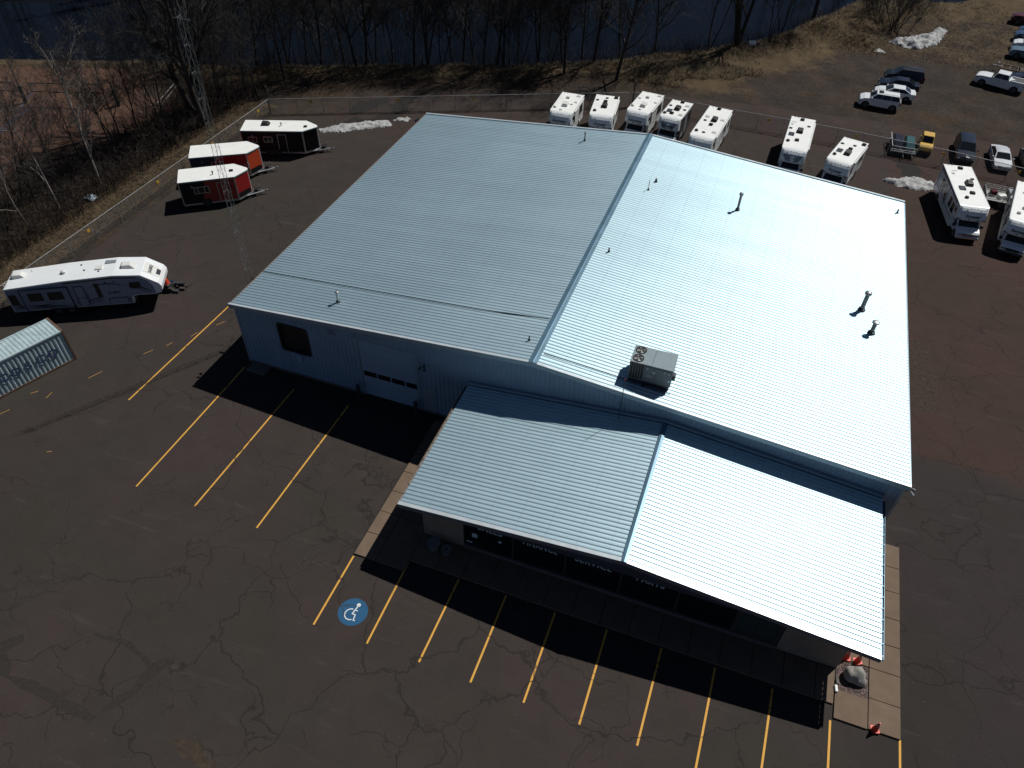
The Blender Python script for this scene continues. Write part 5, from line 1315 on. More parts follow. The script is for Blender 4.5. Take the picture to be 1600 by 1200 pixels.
    for s in (0.75, 1.0): mb.tube([(-0.06,-hw+s-0.5,0.9),(-0.07,-hw+s-0.5,2.6),(0.05,-hw+s-0.5,2.75),(0.22,-hw+s-0.5,2.62)], 0.018, 6)
    for k in range(6): mb.tube([(-0.06,-hw+0.25,1.0+0.27*k),(-0.06,-hw+0.5,1.0+0.27*k)], 0.014, 5)
    mb.build('ladder', M_GALV, t)
    # pin box, landing legs, wheels, red cover
    mb = MB(); mb.box(9.0, 9.9, -0.25, 0.25, 0.98, 1.24); mb.box(9.65, 9.9, -0.15, 0.15, 0.72, 0.98); mb.build('pin_box', M_DKGREY, t, bevel=0.02, seg=1)
    for s in (-1, 1):
        mb = MB(); mb.cyl((8.3,s*0.85,0.05), (8.3,s*0.85,1.2), 0.05, 8); mb.cyl((8.3,s*0.85,0.0), (8.3,s*0.85,0.04), 0.14, 10); mb.build('landing_leg', M_DKGREY, t)
        for x in (2.9, 3.75):
            wheel(t, x, s*(hw-0.14), 0.36, 0.22, s)
        mb = MB(); mb.box(2.4, 4.25, s*hw-0.006 if s > 0 else s*hw-0.012, s*hw+0.012 if s > 0 else s*hw+0.006, 0.50, 0.80); mb.build('wheel_arch', M_BLACK, t)
    mb = MB(); mb.box(0.1, 8.1, -0.5, 0.5, 0.42, 0.56); mb.build('chassis', M_BLACK, t)
    return t
fifth_wheel()
# blocks and clutter right in front of the camper nose
def levelling_blocks():
    t = thing('block_stack', 'loose heap of dark blocks and hitch parts in front of the camper nose', 'blocks', (-9.85, 5.15, 0))
    for k in range(9):
        mb = MB(); x, y = random.uniform(-0.5, 0.6), random.uniform(-0.55, 0.6); z = 0.1 if k < 6 else 0.3
        mb.cbox((x, y, z), (0.42, 0.22, 0.20), random.uniform(-0.6, 0.6)); mb.build('block', M_WOODP if k % 2 else M_DKGREY, t, bevel=0.012, seg=1)
    mb = MB(); mb.tube([(-0.25,0.1,0.0),(-0.25,0.1,0.55)], [0.22, 0.16], 10); mb.build('jack_base', M_CHROME, t)
levelling_blocks()
mb = MB(); mb.tube([(0,0,0),(0,0,0.45)], [0.24, 0.12], 12)
rc = thing('red_gas_can', 'bright red can standing at the tip of the camper nose', 'can', (-10.25, 4.85, 0.62)); 
mb.build('body', M_ORANGE, rc); mb = MB(); mb.cyl((0,0,0.45), (0.08,0,0.58), 0.035, 8); mb.build('spout', M_BLACK, rc)
mb = MB(); mb.box(-0.3,0.3,-0.25,0.25,-0.62,0.0); mb.build('stand', M_DKGREY, rc, bevel=0.02, seg=1)

# ------------------------------------------------------------------ v-nose trailers
def ice_trailer(label, rn, fn, rf, tip, m_main, m_front, m_lower, m_back, windows, doorx, roofitems, group='v nose trailers along the left fence'):
    """rn/fn near side rear/front, rf far rear; local +x forward, near side = -y"""
    rn, fn, rf, tip = map(lambda p: Vector((p[0], p[1], 0)), (rn, fn, rf, tip))
    d = fn-rn; Lb = d.length; ang = math.atan2(d.y, d.x); Wd = (rf-rn).length; c = (rn+rf)/2
    ax = Vector((math.cos(ang), math.sin(ang), 0)); tx = (tip-c).dot(ax); hw = Wd/2
    t = thing('enclosed_trailer', label, 'trailer', c, ang, group)
    z0, z1 = 0.30, 2.50
    poly = [(0,-hw),(Lb,-hw),(tx-0.10,-0.22),(tx,0),(tx-0.10,0.22),(Lb,hw),(0,hw)]
    mb = MB(); mb.prism_z(poly, z0+0.05, z1); mb.build('body', m_main, t)
    big = [(x+(0.03 if x > 1 else -0.03), y*1.02) for x, y in poly]
    mb = MB(); mb.prism_z(big, z1+0.002, z1+0.05); mb.build('roof', M_RVROOF, t)
    big2 = [(x+(0.045 if x > 1 else -0.04), y*1.03) for x, y in poly]
    mb = MB(); mb.prism_z(big2, z1-0.07, z1-0.001); mb.build('roof_trim', M_TEALT, t)
    mb = MB(); mb.prism_z([(x*1.003, y*1.012) for x, y in poly], z0, z0+0.16); mb.build('skirt', M_ALU, t)
    # front panels of the nose: two colours
    for s in (-1, 1):
        a, b = Vector((Lb, s*hw, 0)), Vector((tx-0.10, s*0.22, 0)); n = Vector((b-a).cross(Vector((0,0,1)))).normalized()
        if n.y*s < 0: n = -n
        for lo, hi, m in ((z0+0.16, z0+0.62, m_lower), (z0+0.625, z1-0.075, m_front)):
            p = [a+n*0.012, b+n*0.012]
            q = [p[0]+Vector((0,0,lo)), p[1]+Vector((0,0,lo)), p[1]+Vector((0,0,hi)), p[0]+Vector((0,0,hi))]
            mb = MB(); quad_panel(mb, *(q if s < 0 else [q[1],q[0],q[3],q[2]]), 0.004, 0.01); mb.build('nose_panel', m, t)
        mb = MB(); mb.cbox((Lb, s*hw, (z0+z1)/2+0.02), (0.12,0.05,z1-z0-0.22)); mb.build('corner_trim', M_ALU, t)
        mb = MB(); mb.cbox((0.0, s*hw, (z0+z1)/2+0.02), (0.08,0.05,z1-z0-0.22)); mb.build('corner_trim', M_ALU, t)
    mb = MB(); mb.prism_z([(tx-0.11,-0.21),(tx+0.015,-0.0),(tx-0.11,0.21)], z0+0.16, z1-0.075); mb.build('nose_cap', M_ALU, t)
    # rear section in another colour
    if m_back is not None:
        for s in (-1, 1):
            q = [(0.04,s*(hw+0.006),z0+0.17),(Lb*0.36,s*(hw+0.006),z0+0.17),(Lb*0.46,s*(hw+0.006),z1-0.08),(0.04,s*(hw+0.006),z1-0.08)]
            mb = MB(); mb.quad(*(q if s < 0 else q[::-1])); mb.build('side_graphic', m_back, t)
    y = -hw-0.008
    for x0, x1, za, zb, cols in windows:
        w = MB(); w.box(x0, x1, y-0.03, y, za, zb); wo = w.build('window', M_ALU, t, bevel=0.01, seg=1)
        k = len(cols); xx = x0+0.05
        tot = x1-x0-0.05*(k+1)
        for fr in cols:
            ww = tot*fr; g = MB(); g.box(xx, xx+ww, y-0.036, y-0.031, za+0.06, zb-0.06); g.build('pane', M_GLASS, wo); xx += ww+0.05
    if doorx is not None:
        w = MB(); w.box(doorx, doorx+0.78, y-0.025, y, 0.46, 2.18); do = w.build('door', m_main, t, bevel=0.01, seg=1)
        f = MB()
        for q in ((doorx-0.03,doorx+0.02,0.44,2.22),(doorx+0.76,doorx+0.81,0.44,2.22),(doorx+0.022,doorx+0.758,2.17,2.22)): f.box(q[0], q[1], y-0.04, y-0.026, q[2], q[3])
        f.build('door_trim', M_ALU, do)
    # peaked-hat mark on the rear side
    mb = MB(); mb.add([(0.85,y-0.012,1.95),(1.15,y-0.012,1.95),(1.0,y-0.012,2.2)], [(0,1,2)]); mb.build('peak_mark', M_GREYP, t)
    for kind, x, u in roofitems:
        if kind == 'ac': mb = MB(); mb.frust([(x-.42,u-.36,z1+.05),(x+.36,u-.36,z1+.05),(x+.36,u+.36,z1+.05),(x-.42,u+.36,z1+.05)], [(x-.40,u-.30,z1+.32),(x+.18,u-.26,z1+.30),(x+.18,u+.26,z1+.30),(x-.40,u+.30,z1+.32)]); mb.build('air_conditioner', M_BLACK, t, bevel=0.07, seg=2)
        if kind == 'vent': mb = MB(); mb.box(x-.17, x+.17, u-.17, u+.17, z1+.05, z1+.13); mb.build('roof_vent', M_BLACK, t, bevel=0.03, seg=1)
        if kind == 'pipe': mb = MB(); mb.cyl((x,u,z1+.04), (x,u,z1+.30), .045, 8); mb.cyl((x,u,z1+.28), (x,u,z1+.34), .08, 8); mb.build('flue', M_BLACK, t)
    # running gear
    for s in (-1, 1):
        for x in ((Lb*0.42, Lb*0.42+0.72) if Lb > 5.2 else (Lb*0.42,)): wheel(t, x, s*(hw-0.05), 0.31, 0.2, s)
        mb = MB(); xa, xb = Lb*0.42-0.42, Lb*0.42+(1.14 if Lb > 5.2 else 0.42)
        mb.prism_y([(xa,0.45),(xa+0.12,0.74),(xb-0.12,0.74),(xb,0.45)], s*(hw+0.004) if s > 0 else s*(hw+0.10), s*(hw+0.10) if s > 0 else s*(hw+0.004)); mb.build('mudguard', M_BLACK, t)
    # tongue
    mb = MB()
    for s in (-1, 1): mb.tube([(Lb+0.2,s*0.75,0.33),(tx+1.0,0.03*s,0.33)], 0.05, 4)
    mb.build('tongue', M_ALU, t)
    mb = MB(); mb.cyl((tx+0.62,0,0.02), (tx+0.62,0,0.85), 0.035, 8); mb.cyl((tx+0.62,0,0.85), (tx+0.62,0.18,0.9), 0.02, 6); mb.build('jack', M_GALVD, t)
    mb = MB(); mb.tube([(tx+0.95,0,0.34),(tx+1.2,0,0.36),(tx+1.32,0,0.34)], [0.06,0.06,0.05], 8); mb.build('coupler', M_GALVD, t)
    mb = MB(); mb.cbox((tx+0.30,0,0.46), (0.34,0.42,0.26)); mb.build('battery_box', M_BLACK, t, bevel=0.02, seg=1)
    return t
M_TEALT = mat('teal edge trim', (0.10,0.24,0.23), 0.4, 0.3)
ice_trailer('red v-nose trailer with black rear quarter, nearest of the three', (-16.3,14.75), (-12.6,17.4), (-17.58,16.68), (-12.38,19.15), M_TRED, M_TRED, M_TBLK, M_TBLK,
    [(1.1,2.35,1.35,1.98,(0.24,0.46,0.30))], 3.05, [('vent',4.35,-0.05),('pipe',2.85,-0.35)])
ice_trailer('orange and red v-nose trailer with dark blue rear, middle of the three', (-18.15,18.7), (-14.05,21.35), (-19.38,20.68), (-13.75,22.95), M_TRED, M_TORG, M_TBLK, M_TBLU,
    [(0.5,1.3,1.15,1.7,(0.5,0.5)),(1.75,2.8,1.40,1.98,(0.30,0.35,0.35))], None, [])
ice_trailer('long black v-nose trailer with black roof unit, beside the snow ridge', (-17.12,24.9), (-11.75,26.95), (-17.84,26.99), (-10.92,28.32), M_TBLK, M_TBLK, M_TBLK, None,
    [(0.55,1.4,1.35,1.95,(0.5,0.5)),(2.0,2.85,1.40,1.98,(0.5,0.5))], 3.35, [('ac',2.15,0.25),('pipe',3.6,0.0),('vent',5.9,-0.15)])

# ------------------------------------------------------------------ shipping container
def container():
    c0 = Vector((-10.96,-3.78,0)); ax = Vector((-0.346,-0.938,0)).normalized(); ang = math.atan2(ax.y, ax.x)
    Lc, Wc, Hc = 5.75, 2.0, 2.55; nrm = Vector((-0.929,0.37,0)).normalized()
    # local +x runs along the long side away from the visible end, local -y ... near side is +y here
    t = thing('shipping_container', 'faded blue grey shipping container with rusty edges at the left picture edge', 'container', c0, ang)
    sgn = -1 if Vector((-ax.y, ax.x, 0)).dot(nrm) < 0 else 1     # far side direction in local y
    Y = lambda v: v*sgn
    # long sides: trapezoid corrugation
    def corr(yside, out):
        pts = []; x = 0.14; k = 0; pit = 0.272
        while x < Lc-0.14:
            pts += [(x, 0), (x+pit*0.22, 0), (x+pit*0.42, -0.05), (x+pit*0.72, -0.05), (x+pit*0.92, 0)]; x += pit
        pts = [(min(p, Lc-0.1), q) for p, q in pts]
        mb = MB(); n = len(pts)
        vs = [(p, Y(yside)+Y(out)*q, 0.16) for p, q in pts]+[(p, Y(yside)+Y(out)*q, Hc-0.1) for p, q in pts]
        mb.add(vs, [(i, i+1, n+i+1, n+i) for i in range(n-1)]); mb.build('side_wall', M_CONT, t)
    corr(0.03, -1); corr(Wc-0.03, 1)
    pts = []; x = 0.12; pit = 0.26
    while x < Lc-0.12: pts += [(x, 0), (x+pit*0.4, 0), (x+pit*0.5, 0.03), (x+pit*0.9, 0.03)]; x += pit
    pts = [(min(p, Lc-0.05), q) for p, q in pts]
    n = len(pts); mb = MB(); vs = [(p, Y(0.07), Hc-0.05+q) for p, q in pts]+[(p, Y(Wc-0.07), Hc-0.05+q) for p, q in pts]; mb.add(vs, [(i, i+1, n+i+1, n+i) for i in range(n-1)]); mb.build('roof', M_CONT, t)
    for y in (0.0, Wc-0.10):
        a, b = sorted((Y(y), Y(y+0.10)))
        mb = MB(); mb.box(0.125, Lc, a, b, 0.0, 0.16); mb.build('bottom_rail', M_CONTR, t)
        mb = MB(); mb.box(0.125, Lc, a, b, Hc-0.10, Hc); mb.build('top_rail', M_CONT, t)
    for x in (0.0, Lc-0.12):
        for y in (0.0, Wc-0.12):
            a, b = sorted((Y(y), Y(y+0.12)))
            mb = MB(); mb.box(x, x+0.12, a-0.003, b+0.003, 0.0, Hc+0.012); mb.build('corner_post', M_CONTR, t)
    # end doors with locking bars
    a, b = sorted((Y(0.13), Y(Wc-0.13)))
    mb = MB(); mb.box(0.03, 0.08, a, b, 0.16, Hc-0.1); mb.build('end_door', M_CONT, t)
    a2, b2 = sorted((Y(0.10), Y(Wc-0.10)))
    mb = MB(); mb.box(0.0, 0.12, a2, b2, 0.02, 0.155); mb.box(0.0, 0.12, a2, b2, Hc-0.098, Hc-0.005); mb.build('end_frame', M_CONTR, t)
    for k in range(4):
        y = Y(0.35+k*(Wc-0.7)/3); mb = MB(); mb.cyl((0.0,y,0.15), (0.0,y,Hc-0.1), 0.022, 6); mb.build('locking_bar', M_CONTR, t)
    # letters one by one along the near side; the word reads from the far end
    for k, ch in enumerate('COSCO'):
        x = 1.18+(4-k)*0.80
        put_text(ch, 0.80, M_NAVY, t, frame((x, Y(-0.016+0.03)-Y(0.02), 1.28), (-1,0,0), (0,0,1)), extrude=0.003, bold=0.03)
    put_text('COSU', 0.22, M_OFFW, t, frame((0.55, Y(Wc*0.35), Hc+0.004), (0,Y(-1),0), (1,0,0)), extrude=0.002) if False else None
container()

# ------------------------------------------------------------------ utility trailers, cart
def gear_trailer():
    t = thing('utility_trailer', 'grey railed utility trailer full of gear behind the large motorhome', 'trailer', (50.75,43.1,0), -0.03)
    hl, hw = 1.45, 1.10
    mb = MB(); mb.box(-hl, hl, -hw, hw, 0.50, 0.58); mb.build('deck', M_GALVD, t)
    for s in (-1, 1):
        mb = MB()
        for z in (0.72, 0.88, 1.05): mb.tube([(-hl,s*hw,z),(hl,s*hw,z)], 0.028, 6)
        mb.tube([(-hl,s*hw,0.5),(-hl,s*hw,1.05)], 0.03, 6); mb.tube([(hl,s*hw,0.5),(hl,s*hw,1.05)], 0.03, 6); mb.tube([(0,s*hw,0.5),(0,s*hw,1.05)], 0.03, 6); mb.build('side_rail', M_GALV, t)
        mb = MB(); mb.box(s*hl-0.02, s*hl+0.02, -hw+0.03, hw-0.03, 0.58, 0.98); mb.build('end_gate', M_HVACD, t)
        wheel(t, -0.1, s*(hw+0.10), 0.30, 0.18, s)
    mb = MB(); mb.tube([(-hl,0,0.48),(-hl-1.1,0,0.45)], 0.05, 6); mb.build('tongue', M_GALVD, t)
    def load(name, lab, c, d, m, rz=0):
        mb = MB(); mb.cbox((0,0,d[2]/2), d, rz); tag(mb.build(name, m, None, (50.75+c[0], 43.1+c[1], 0.585), bevel=0.05, seg=2), lab, name.replace('_', ' '))
    load('storage_box', 'dark red box among the gear in the utility trailer', (-0.75,0.1), (0.55,0.5,0.42), P_MAROON, 0.2)
    load('white_sack', 'white sack lying in the middle of the utility trailer', (-0.05,-0.25), (0.75,0.45,0.30), M_OFFW, 0.5)
    load('grey_machine', 'dull green machine at the right end of the utility trailer load', (0.75,0.15), (0.8,0.9,0.62), M_HVACD, 0.1)
gear_trailer()
def rack_trailer():
    t = thing('flatbed_trailer', 'small flatbed trailer with white guard rails behind the fence', 'trailer', (42.35,50.45,0), 0.03)
    hl, hw = 1.15, 1.55
    mb = MB(); mb.box(-hl, hl, -hw, hw, 0.42, 0.50); mb.build('deck', M_DKGREY, t)
    mb = MB()
    for z in (0.72, 1.02): mb.tube([(-hl,-hw,z),(hl,-hw,z)], 0.035, 6)
    for k in range(4): x = -hl+2*hl*k/3; mb.tube([(x,-hw,0.42),(x,-hw,1.02)], 0.035, 6)
    for z in (1.02,): mb.tube([(-hl,-hw,z),(-hl,hw,z)], 0.035, 6)
    mb.tube([(-hl,hw,0.42),(-hl,hw,1.02)], 0.035, 6); mb.build('guard_rail', M_OFFW, t)
    mb = MB(); mb.tube([(0,-hw,0.4),(0,-hw-0.9,0.38)], 0.05, 6); mb.build('tongue', M_DKGREY, t)
    for s in (-1, 1): wheel(t, s*(hl+0.08), 0.2, 0.28, 0.16, s, 'x')
    def sled(x, m, lab):
        e = thing('covered_machine', lab, 'machine', (42.35+x, 50.55, 0.51), 0.03, 'covered machines on the flatbed trailer')
        prof = [(1.25,0),(1.25,0.55),(0.55,0.80),(-0.2,0.70),(-0.75,0.62),(-1.25,0.28),(-1.25,0)]
        mb = MB(); mb.prism_x([(y, z) for y, z in prof[::-1]], -0.42, 0.42); mb.build('cover', m, e, bevel=0.1, seg=2)
        mb = MB()
        for s in (-1, 1): mb.tube([(s*0.3,-1.3,0.12),(s*0.3,-0.6,0.03),(s*0.3,0.2,0.03)], 0.05, 5)
        mb.build('skid', M_BLACK, e)
    sled(-0.55, P_NAVY, 'dark blue covered machine on the left of the flatbed'); sled(0.55, P_TEAL, 'teal covered machine on the right of the flatbed')
rack_trailer()
def cart():
    t = thing('utility_cart', 'small mustard yellow utility truck facing the fence beside the flatbed', 'utility truck', (44.5,51.3,0), -0.06)
    hw = 0.62
    prof = [(-1.35,0.35),(-1.38,0.72),(-1.25,0.92),(-0.55,1.02),(1.2,1.02),(1.3,0.9),(1.3,0.35)]
    mb = MB(); mb.prism_x(prof[::-1], -hw, hw); mb.build('body', P_YEL, t, bevel=0.06, seg=2)
    mb = MB(); mb.frust([(-hw*.94,-0.55,1.0),(hw*.94,-0.55,1.0),(hw*.94,0.95,1.0),(-hw*.94,0.95,1.0)], [(-hw*.82,-0.15,1.62),(hw*.82,-0.15,1.62),(hw*.82,0.85,1.62),(-hw*.82,0.85,1.62)]); mb.build('cabin', P_YEL, t, bevel=0.05, seg=2)
    mb = MB(); quad_panel(mb, *inset(((-hw*.94,-0.55,1.0),(hw*.94,-0.55,1.0),(hw*.82,-0.15,1.62),(-hw*.82,-0.15,1.62)), 0.08, 0.92, 0.12, 0.9), 0.012, 0.01); mb.build('windscreen', M_GLASS, t)
    for s in (-1, 1):
        wheel(t, s*(hw-0.06), -0.9, 0.28, 0.17, s, 'x'); wheel(t, s*(hw-0.06), 0.85, 0.28, 0.17, s, 'x')
        mb = MB(); mb.cyl((s*0.42,-1.40,0.72), (s*0.42,-1.36,0.72), 0.09, 12); mb.build('headlight', M_LAMP, t)
    mb = MB(); mb.box(-hw*0.9, hw*0.9, -1.42, -1.34, 0.36, 0.55); mb.build('front_bumper', M_BLACK, t, bevel=0.02, seg=1)
cart()
def scrap_trailer():
    t = thing('bare_trailer', 'rusty bare trailer frame between the dark sedan and the blue pickup', 'trailer', (55.6,76.8,0), -0.2)
    mb = MB(); mb.box(-1.8, 1.8, -0.75, -0.65, 0.5, 0.6); mb.box(-1.8, 1.8, 0.65, 0.75, 0.5, 0.6)
    for k in range(5): mb.box(-1.75+k*0.85, -1.67+k*0.85, -0.648, 0.648, 0.5, 0.58)
    mb.build('frame', M_CONTR, t)
    mb = MB(); mb.box(0.2, 1.6, -0.6, 0.6, 0.6, 0.66); mb.build('planks', M_WOODP, t)
    for s in (-1, 1): wheel(t, 0.2, s*0.88, 0.32, 0.18, s)
    mb = MB(); mb.tube([(-1.8,0,0.5),(-2.7,0,0.5)], 0.05, 6); mb.cbox((-2.2,0,0.7), (0.15,0.15,0.4)); mb.build('tongue', M_OFFW, t)
scrap_trailer()

# ------------------------------------------------------------------ chain-link fence
def fence(label, pts, h=1.58, endpost=False, skip=()):
    t = thing('chain_link_fence', label, 'fence', (pts[0][0], pts[0][1], 0)); O = Vector((pts[0][0], pts[0][1], 0))
    rail = MB(); mesh = MB()
    pm = MB(); pm.cyl((0,0,-0.05), (0,0,h+0.05), 0.032, 6); pme = pm.mesh('post', M_FENCE)
    rail.tube([Vector((x, y, h))-O for x, y in pts], 0.030, 6)
    for (ax, ay), (bx, by) in zip(pts, pts[1:]):
        a, b = Vector((ax, ay, 0))-O, Vector((bx, by, 0))-O; d = b-a; l = d.length; d /= l
        n = max(1, round(l/2.75))
        for k in range(n+(1 if (bx, by) == pts[-1] else 0)): place('post', pme, t, a+d*(l*k/n))
        sp = 0.075; H = h-0.06; k = -H
        rr = 0.0032
        while k < l:
            for sgn in (1, -1):
                # a wire climbs from the ground to the rail at 45 degrees, clipped to the bay
                s0, s1 = k, k+H
                z0, z1 = (0.03, 0.03+H) if sgn > 0 else (0.03+H, 0.03)
                u0, u1 = max(s0, 0), min(s1, l)
                if u1-u0 < 0.02: continue
                za = z0+(z1-z0)*(u0-s0)/H; zb = z0+(z1-z0)*(u1-s0)/H
                p, q = a+d*u0, a+d*u1
                o = Vector((-d.y, d.x, 0))*rr
                P = [(p.x,p.y,za+rr),(p.x+o.x,p.y+o.y,za-rr),(p.x-o.x,p.y-o.y,za-rr),(q.x,q.y,zb+rr),(q.x+o.x,q.y+o.y,zb-rr),(q.x-o.x,q.y-o.y,zb-rr)]
                mesh.add(P, [(0,1,4,3),(1,2,5,4),(2,0,3,5)])
            k += sp
    rail.build('top_rail', M_FENCE, t)
    o = mesh.build('wire_mesh', M_WIRE, t); o['kind'] = 'stuff'
    return t
fl = fence('chain link fence along the left side of the yard with bright top rail', FEN[:2])
fb = fence('chain link fence across the back of the yard, left of the tall post', FEN[1:3])
frr = fence('chain link fence across the back of the yard behind the motorhomes', FEN[2:])
def fpost(x, y, h, lab):
    mb = MB(); mb.cyl((0,0,-0.05), (0.04,0,h), 0.09, 8); tag(mb.build('fence_post', M_WOODP, None, (x, y, 0)), lab, 'post')
fpost(-20.12, 33.75, 2.85, 'tall dark corner post where the two fences meet at the left')
fpost(14.75, 50.2, 2.7, 'tall dark post behind the third motorhome')
def plate(x, y, z, rz, lab):
    mb = MB(); mb.box(-0.14, 0.14, -0.012, 0.012, -0.12, 0.12); tag(mb.build('fence_plate', M_SIGN, None, (x, y, z), rz), lab, 'sign', 'yellow plates wired to the fence')
for k, y in enumerate((7.8, 16.2, 24.0, 31.6)):
    plate(-19.93, y, 1.15, PI/2, ('small yellow plate on the left fence nearest the camper', 'small yellow plate on the left fence near the red trailer', 'small yellow plate on the left fence by the orange trailer', 'small yellow plate on the left fence next to the corner post')[k])
for k, f_ in enumerate((0.112, 0.345, 0.55)):
    a, b = FEN[1], FEN[2]; x, y = a[0]+(b[0]-a[0])*f_, a[1]+(b[1]-a[1])*f_
    plate(x+0.02, y-0.05, 1.25, math.atan2(b[1]-a[1], b[0]-a[0]), ('small yellow plate on the back fence above the melting snow ridge', 'small yellow plate on the back fence behind the warehouse corner', 'small yellow plate on the back fence left of the first motorhome')[k])
for k, (x, y) in enumerate(((29.13,49.58),(37.73,49.26),(45.83,48.55),(52.38,47.45))):
    plate(x, y, 1.2, -0.03 if k < 2 else -0.15, ('small yellow plate on the fence left of the wedge-fronted motorhome', 'small yellow plate on the fence left of the flatbed trailer', 'small yellow plate on the fence left of the navy minivan', 'small yellow plate on the fence in front of the dark grey sedan')[k])

# ------------------------------------------------------------------ snow
def snow(label, poly, hmax, seed):
    xs = [p[0] for p in poly]; ys = [p[1] for p in poly]; st = 0.11
    nx = int((max(xs)-min(xs)+0.8)/st)+1; ny = int((max(ys)-min(ys)+0.8)/st)+1; x0, y0 = min(xs)-0.4, min(ys)-0.4
    def ed(x, y):
        b = 1e9
        for (ax, ay), (bx, by) in zip(poly, poly[1:]+poly[:1]):
            dx, dy = bx-ax, by-ay; t = max(0, min(1, ((x-ax)*dx+(y-ay)*dy)/(dx*dx+dy*dy+1e-9))); b = min(b, math.hypot(x-ax-t*dx, y-ay-t*dy))
        return b if in_poly(x, y, poly) else -b
    Z = {}
    for j in range(ny):
        for i in range(nx):
            x, y = x0+i*st, y0+j*st
            e = ed(x, y)+0.28*noise.noise((x*1.3, y*1.3, seed))+0.12*noise.noise((x*4, y*4, seed))
            if e > -0.02:
                z = 0.75*hmax*(1-math.exp(-max(0, e)*2.2/max(0.3, hmax)))*(0.7+0.8*noise.noise((x*1.1+seed, y*1.1, 2)))+0.13*noise.noise((x*3.2, y*3.2, seed))+0.11*noise.noise((x*7, y*7, seed))
                Z[(i, j)] = (x, y, max(0.0, z*min(1, max(0, e)*6)) if e > 0 else -0.02)
    idx = {k: n for n, k in enumerate(Z)}; mb = MB()
    fs = [(idx[(i,j)], idx[(i+1,j)], idx[(i+1,j+1)], idx[(i,j+1)]) for (i, j) in Z if (i+1,j) in Z and (i+1,j+1) in Z and (i,j+1) in Z]
    cx, cy = sum(xs)/len(xs), sum(ys)/len(ys)
    mb.add([(x-cx, y-cy, z) for x, y, z in Z.values()], fs)
    tag(mb.build('snow_pile', M_SNOW, None, (cx, cy, 0.0), smooth=True), label, 'snow pile', 'heaps of old snow')
snow('long low ridge of old snow beside the black trailer', [(-13.7,32.2),(-12.8,31.7),(-9.8,33.7),(-7.4,35.4),(-7.0,36.3),(-8.3,36.9),(-10.5,35.4),(-12.0,34.0)], 0.45, 1)
snow('small lump of old snow at the end of the long ridge', [(-7.5,36.9),(-6.0,37.4),(-5.9,37.9),(-7.1,38.3)], 0.35, 2)
snow('tapering heap of old snow in front of the large motorhome', [(40.4,43.4),(41.9,42.6),(43.6,42.4),(45.3,43.0),(45.2,44.0),(44.6,44.6),(43.5,45.2),(42.4,44.2)], 0.7, 3)
snow('largest heap of old snow by the bare shrub in the dirt lot', [(41.1,81.8),(43.5,80.3),(44.5,80.3),(46.9,82.7),(47.7,85.6),(48.5,89.0),(47.2,90.0),(46.1,86.8),(44.2,84.4),(42.2,83.2)], 1.0, 4)
snow('flat patch of old snow left of the largest heap', [(38.6,77.0),(40.9,77.6),(40.2,78.8),(38.8,78.2)], 0.3, 5)

# ------------------------------------------------------------------ trees
def grow(tr, cr, p, d, ln, r, lev, maxlev, rng, wig, up, spread, nb, thin):
    segs = (6, 5, 4, 3, 2)[min(lev, 4)]
    pts = [p.copy()]; rad = [r]; dirs = []
    q = p.copy(); dd = d.copy()
    for i in range(segs):
        dd = (dd+Vector((rng.uniform(-1,1), rng.uniform(-1,1), rng.uniform(-1,1)))*wig*(0.5 if lev == 0 else 1)+Vector((0,0,up*(1 if lev else 0.3)))).normalized()
        q = q+dd*(ln/segs); pts.append(q.copy()); rad.append(max(0.006, r*(1-(i+1)/segs*(0.72 if lev < 2 else 0.85)))); dirs.append(dd.copy())
    (tr if lev < 2 else cr).tube(pts, rad, 7 if lev == 0 else (5 if lev == 1 else 3), False)
    if lev >= maxlev: return
    for k in range(nb[min(lev, len(nb)-1)]):
        f = rng.uniform(0.20 if lev == 0 else 0.12, 1.0); i = min(segs-1, int(f*segs)); a = f*segs-i
        o = pts[i].lerp(pts[i+1], a); base = dirs[i]
        side = Vector((rng.uniform(-1,1), rng.uniform(-1,1), rng.uniform(-0.3,0.5))); side = (side-base*side.dot(base)).normalized()
        ang = rng.uniform(0.55, 1.25)*spread
        nd = (base*math.cos(ang)+side*math.sin(ang)).normalized()
        grow(tr, cr, o, nd, ln*rng.uniform(0.32, 0.58)*(1.15-0.45*f), max(0.0075, rad[i]*rng.uniform(0.40, 0.62)), lev+1, maxlev, rng, wig, up, spread, nb, thin)
def tree_meshes(seed, H, r, stems, nb, wig=0.16, up=0.07, spread=0.75, maxlev=4, lean=(0,0), bark=M_BARK, twig=M_TWIG, fork=0.28):
    rng = random.Random(seed); tr, cr = MB(), MB()
    for k in range(stems):
        a = rng.random()*6.28; s = fork if stems > 1 else 0.05
        d = Vector((lean[0]+s*math.cos(a+k*2.2), lean[1]+s*math.sin(a+k*2.2), 1)).normalized()
        grow(tr, cr, Vector((0.12*k*math.cos(a), 0.12*k*math.sin(a), -0.3)), d, H*(1 if k == 0 else rng.uniform(0.75, 0.95)), r*(1 if k == 0 else 0.75), 0, maxlev, rng, wig, up, spread, nb, 0)
    return tr.mesh('trunk', bark, True), cr.mesh('crown', twig)
